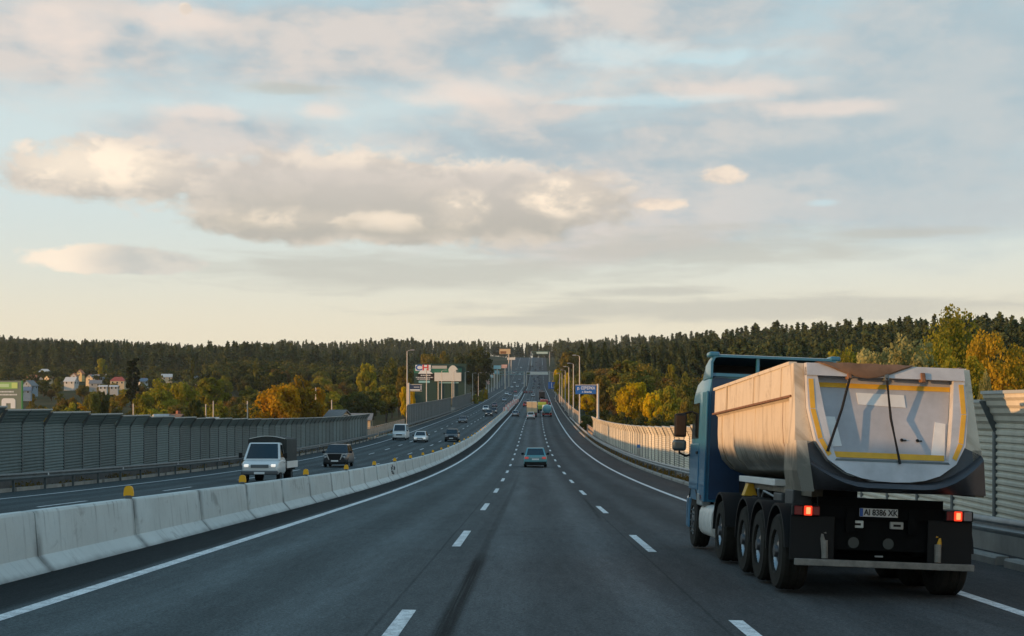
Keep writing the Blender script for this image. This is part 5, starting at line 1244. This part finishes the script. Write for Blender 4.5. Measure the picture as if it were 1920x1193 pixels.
    for s in (-1,1):
        tp += [([(s*1.05,2.90),(s*.985,2.90),(s*.98,2.5),(s*1.045,2.5)],-.957),([(s*1.045,2.49),(s*.98,2.49),(s*.905,2.11),(s*.965,2.09)],-.957),([(s*.96,2.08),(s*.902,2.10),(s*.80,1.90),(s*.85,1.87)],-.957)]
    for q, yy in tp: MB().prism(q, yy, yy+.008).build('reflective_tape', M['yellow'], tg)
    for x in (-.50,.0,.50): MB().bbox(x-.03,x+.03,-1.01,-.86,2.91,3.04,.012).build('hinge_lug', RUST_SHADE if x != 0 else M['steel_dark'], tg)
    for x in (.19,.40): MB().tube([(x,-.80,2.12),(x,-.815,2.12)], .022, 8).box(x,x+.06,-.815,-.80,2.11,2.125).build('rivet_hole', M['black'], tg)
    # straps and tarpaulin
    MB().tube([(-.50,-1.0,2.93),(-.62,-.93,2.5),(-.86,-.985,1.93)], .018, 6).build('strap', M['black'], r); MB().tube([(.0,-1.0,2.95),(.04,-.90,2.4),(.09,-.985,1.80)], .018, 6).build('strap', M['black'], r)
    t = MB(); rows = []
    for i in range(13):
        a = i/12; x = -.92+1.30*a; dip = max(0, 1-abs((x+.27)/.62)**1.6)
        rows.append([(x,-.60,3.137+.006*math.sin(i*1.7)),(x,-1.0,3.137+.006*math.sin(i*2.1)),(x*.9-.02,-1.015,3.12-.17*dip),(x*.9-.02,-.99,3.10-.17*dip),(x,-.978,3.128),(x,-.60,3.135)])
    t.loft(rows).build('tarpaulin', TARP, r, 60)
    MB().tube([(1.15,-.3,3.13),(1.15,2,3.14),(1.15,6.3,3.14)], .035, 8).build('tarp_roll', TARP, r, 50)
    for o_ in [db,tg]+list(db.children)+list(tg.children)+[q for q in r.children if q.name.split('.')[0] in ('strap','tarpaulin')]:
        for v in o_.data.vertices:          # the tail slopes: its lower lip overhangs, and the body sits a little lower in front
            if v.co.y < -.28: v.co.y += (.40*(v.co.z-3.12)+.30)*min(1,(-.28-v.co.y)/.2)
            elif v.co.y > 0: v.co.z -= .012*v.co.y
    # bits under the body, left side
    MB().bbox(-1.0,-.82,1.6,4.7,1.40,1.50,.01).build('subframe_rail', M['white'], r); MB().bbox(-.86,-.70,-.3,4.9,1.30,1.41,.01).build('subframe', W_, r)
    MB().bbox(-1.03,-.80,4.0,4.25,1.17,1.38,.01,taper=lambda x,y,z: (x+(.07*(1 if x < -.9 else -1) if z > 1.3 else 0),y,z)).build('wheel_chock', M['yellow'], r)
    MB().bbox(-.98,-.70,.35,.9,.98,1.38,.02).bbox(-.95,-.70,1.3,1.9,1.0,1.3,.02).build('valve_box', mat('box_dark_grey',(.055,.06,.062),.6,var=.3,scale=5), r)
    MB().tube([(-.9,3.2,1.05),(-.98,3.0,1.32)], .02, 6).tube([(-.85,2.0,1.2),(-1.0,2.4,1.3),(-.9,3.2,1.1)], .018, 6).build('air_hose', M['steel'], r)
    # fuel tank
    n = 18; tk = MB(); rings = []
    ys = [6.15]+[6.15+.37*i for i in range(1,4)]+[7.62]
    prof = []
    y = 6.15
    for i in range(4):
        prof += [(y,.94),(y+.03,1.0),(y+.34,1.0),(y+.37,.94)]; y += .37
    for y,k in [(6.14,.7)]+prof+[(7.64,.7)]: rings.append([(-.98+.27*k*math.copysign(abs(math.cos(a))**.6,math.cos(a)), y, .60+.30*k*math.copysign(abs(math.sin(a))**.6,math.sin(a))) for a in [2*math.pi*i/n for i in range(n)]])
    tk.loft(rings).build('fuel_tank', mat('tank_white',(.62,.61,.57),.42,.0,var=.15,scale=4), r, 30)
    # cab
    def cring(y, z0, z1, w, wt): return [(-w,y,z0),(-w,y,z0+(z1-z0)*.55),(-w*.99,y,z1-.35),(-wt,y,z1-.10),(-wt*.93,y,z1),(wt*.93,y,z1),(wt,y,z1-.10),(w*.99,y,z1-.35),(w,y,z0+(z1-z0)*.55),(w,y,z0)]
    cab = MB().loft([cring(7.10,.95,3.36,1.22,1.17),cring(7.25,.95,3.40,1.245,1.19),(cring(8.9,.95,3.34,1.245,1.17)),cring(9.35,.9,3.10,1.20,1.05),cring(9.5,.9,2.6,1.12,.95)]).build('cab', BL, r, 40)
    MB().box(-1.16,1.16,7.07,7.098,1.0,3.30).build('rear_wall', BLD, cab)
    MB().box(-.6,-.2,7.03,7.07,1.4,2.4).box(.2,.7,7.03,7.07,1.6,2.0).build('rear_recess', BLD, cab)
    for s in (-1,1):
        MB().prismx([(8.05,2.15),(8.95,2.15),(8.85,2.85),(8.05,2.85)], s*1.25-.006, s*1.25+.006).build('side_window', M['glass'], cab)
        MB().bbox(s*1.25-.012,s*1.25+.012,7.9,9.1,1.15,2.05,.01).build('door', BL, cab); MB().bbox(s*1.27-.015,s*1.27+.015,7.95,8.15,1.85,1.9,.008).build('handle', M['black'], cab)
        MB().bbox(s*1.24-.02,s*1.24+.02,7.05,7.6,.95,3.05,.012).build('side_fairing', BL, cab)
        # front wheel arch
        prof = [(8.55+.68*math.cos(R(a)), .55+.66*math.sin(R(a))) for a in range(0,181,15)]
        MB().loft([[(s*.92,py,pz),(s*1.25,py,pz),(s*1.25,8.55+(py-8.55)*1.1,.55+(pz-.55)*1.1),(s*.92,8.55+(py-8.55)*1.1,.55+(pz-.55)*1.1)] for py,pz in prof]).build('front_fender', M['black'], r, 40)
        MB().bbox(s*1.17-.09,s*1.17+.09,7.25,7.95,.86,1.10,.03).build('step_panel', GRY, r); MB().box(s*1.25-.012,s*1.25+.012,7.35,7.42,1.0,1.06).build('side_marker', M['red_lens'], r)
        MB().bbox(s*1.14-.11,s*1.14+.11,9.0,9.45,.35,1.0,.05).build('bumper', BL, r)
        # mirrors
        mr = MB().bbox(s*1.47-.12,s*1.47+.12,9.05,9.2,2.18,2.66,.035).build('mirror', M['black'], r)
        MB().bbox(s*1.47-.095,s*1.47+.095,9.035,9.052,2.22,2.62,.008).build('mirror_glass', mat('mirror_face_dark' if s < 0 else 'mirror_face',(.035,.02,.012),.15,.2), mr)
        MB().bbox(s*1.48-.14,s*1.48+.14,9.03,9.22,1.90,2.13,.06,3).build('wide_mirror', mat('mirror_shell_%d'%(s>0),(.10,.13,.14),.18,.5), r)
        MB().tube([(s*1.2,9.15,1.85),(s*1.33,9.15,1.80),(s*1.47,9.15,1.86),(s*1.47,9.15,2.0)], .025, 6).build('mirror_arm', M['black'], r); MB().tube([(s*1.2,9.15,2.72),(s*1.47,9.15,2.64)], .025, 6).build('mirror_arm', M['black'], r)
    # roof air deflector, open at the back
    sh = MB()
    def dring(y, z1, w, z0=3.30, t=.045):
        return [(-w,y,z0),(-w,y,z1-.14),(-w+.06,y,z1-.02),(-w+.16,y,z1),(w-.16,y,z1),(w-.06,y,z1-.02),(w,y,z1-.14),(w,y,z0),(w-t,y,z0),(w-t,y,z1-.15),(w-.09,y,z1-.06),(w-.17,y,z1-t),(-w+.17,y,z1-t),(-w+.09,y,z1-.06),(-w+t,y,z1-.15),(-w+t,y,z0)]
    sh.loft([dring(7.0,3.74,1.21),dring(7.12,3.755,1.215),dring(7.8,3.70,1.19),dring(8.6,3.50,1.12)]).build('roof_deflector', BL, cab, 40)
    MB().bbox(-1.25,-1.05,6.98,7.35,3.70,3.79,.03).bbox(1.05,1.25,6.98,7.35,3.70,3.79,.03).build('deflector_corner', BL, cab)
    MB().box(-1.12,1.12,8.0,8.05,3.32,3.62).build('deflector_inner', M['black'], cab); MB().box(-.33,-.28,7.05,7.15,3.36,3.72).box(-1.2,1.2,7.02,7.09,3.33,3.39).build('deflector_stay', BL, cab)
    MB().box(-1.18,1.18,7.2,8.0,3.405,3.42).build('cab_roof_inside', M['black'], cab)
    return r
tipper()

# ------------------------------------------------------------------ weeds along the rails
def weeds(label, u0, u1, y0, y1, n, seed):
    rng = np.random.default_rng(seed); y = y0*(y1/y0)**rng.uniform(0,1,n); u = rng.uniform(u0,u1,n); keep = np.sin(y*1.3)+np.sin(y*.47+1)+rng.normal(0,.6,n) > -.5; y, u = y[keep], u[keep]
    h = rng.uniform(.02,.38,len(y))*(.6+.4*np.sin(y*.9))
    p = np.array([[DX(b)+a, b, rz(a,b)+c] for a,b,c in zip(u,y,h)]); q = leaf_quads(p, np.tile(np.array([0,-.6,.2]),(len(p),1)), .13, rng, .7, .5)
    o = bpy.data.objects.new('roadside_weeds', quads_mesh('roadside_weeds', q, LM['brown'])); C.objects.link(o); tag(o, label, 'weeds', kind='stuff')
weeds('dry weeds growing between kerb and noise barrier on the right', 8.65, 9.5, 48, 320, 14000, 31)
weeds('dry weeds along the foot of the left noise barrier', -22.95, -22.3, 45, 330, 8000, 32)

# ------------------------------------------------------------------ evening haze filling the valley
hb = MB().box(-3300,3300,-420,4300,-40,140)
hm = bpy.data.materials.new('haze_air'); hm.use_nodes = True; nt = hm.node_tree
for n in list(nt.nodes): nt.nodes.remove(n)
ho = nt.nodes.new('ShaderNodeOutputMaterial'); pv = nt.nodes.new('ShaderNodeVolumePrincipled'); pv.inputs['Color'].default_value = (.90,.93,.95,1); pv.inputs['Density'].default_value = .00005; pv.inputs['Anisotropy'].default_value = .2
nt.links.new(pv.outputs[0], ho.inputs['Volume'])
o = hb.build('haze', hm); tag(o, 'thin evening haze hanging over the valley and far hills', 'haze', kind='stuff')
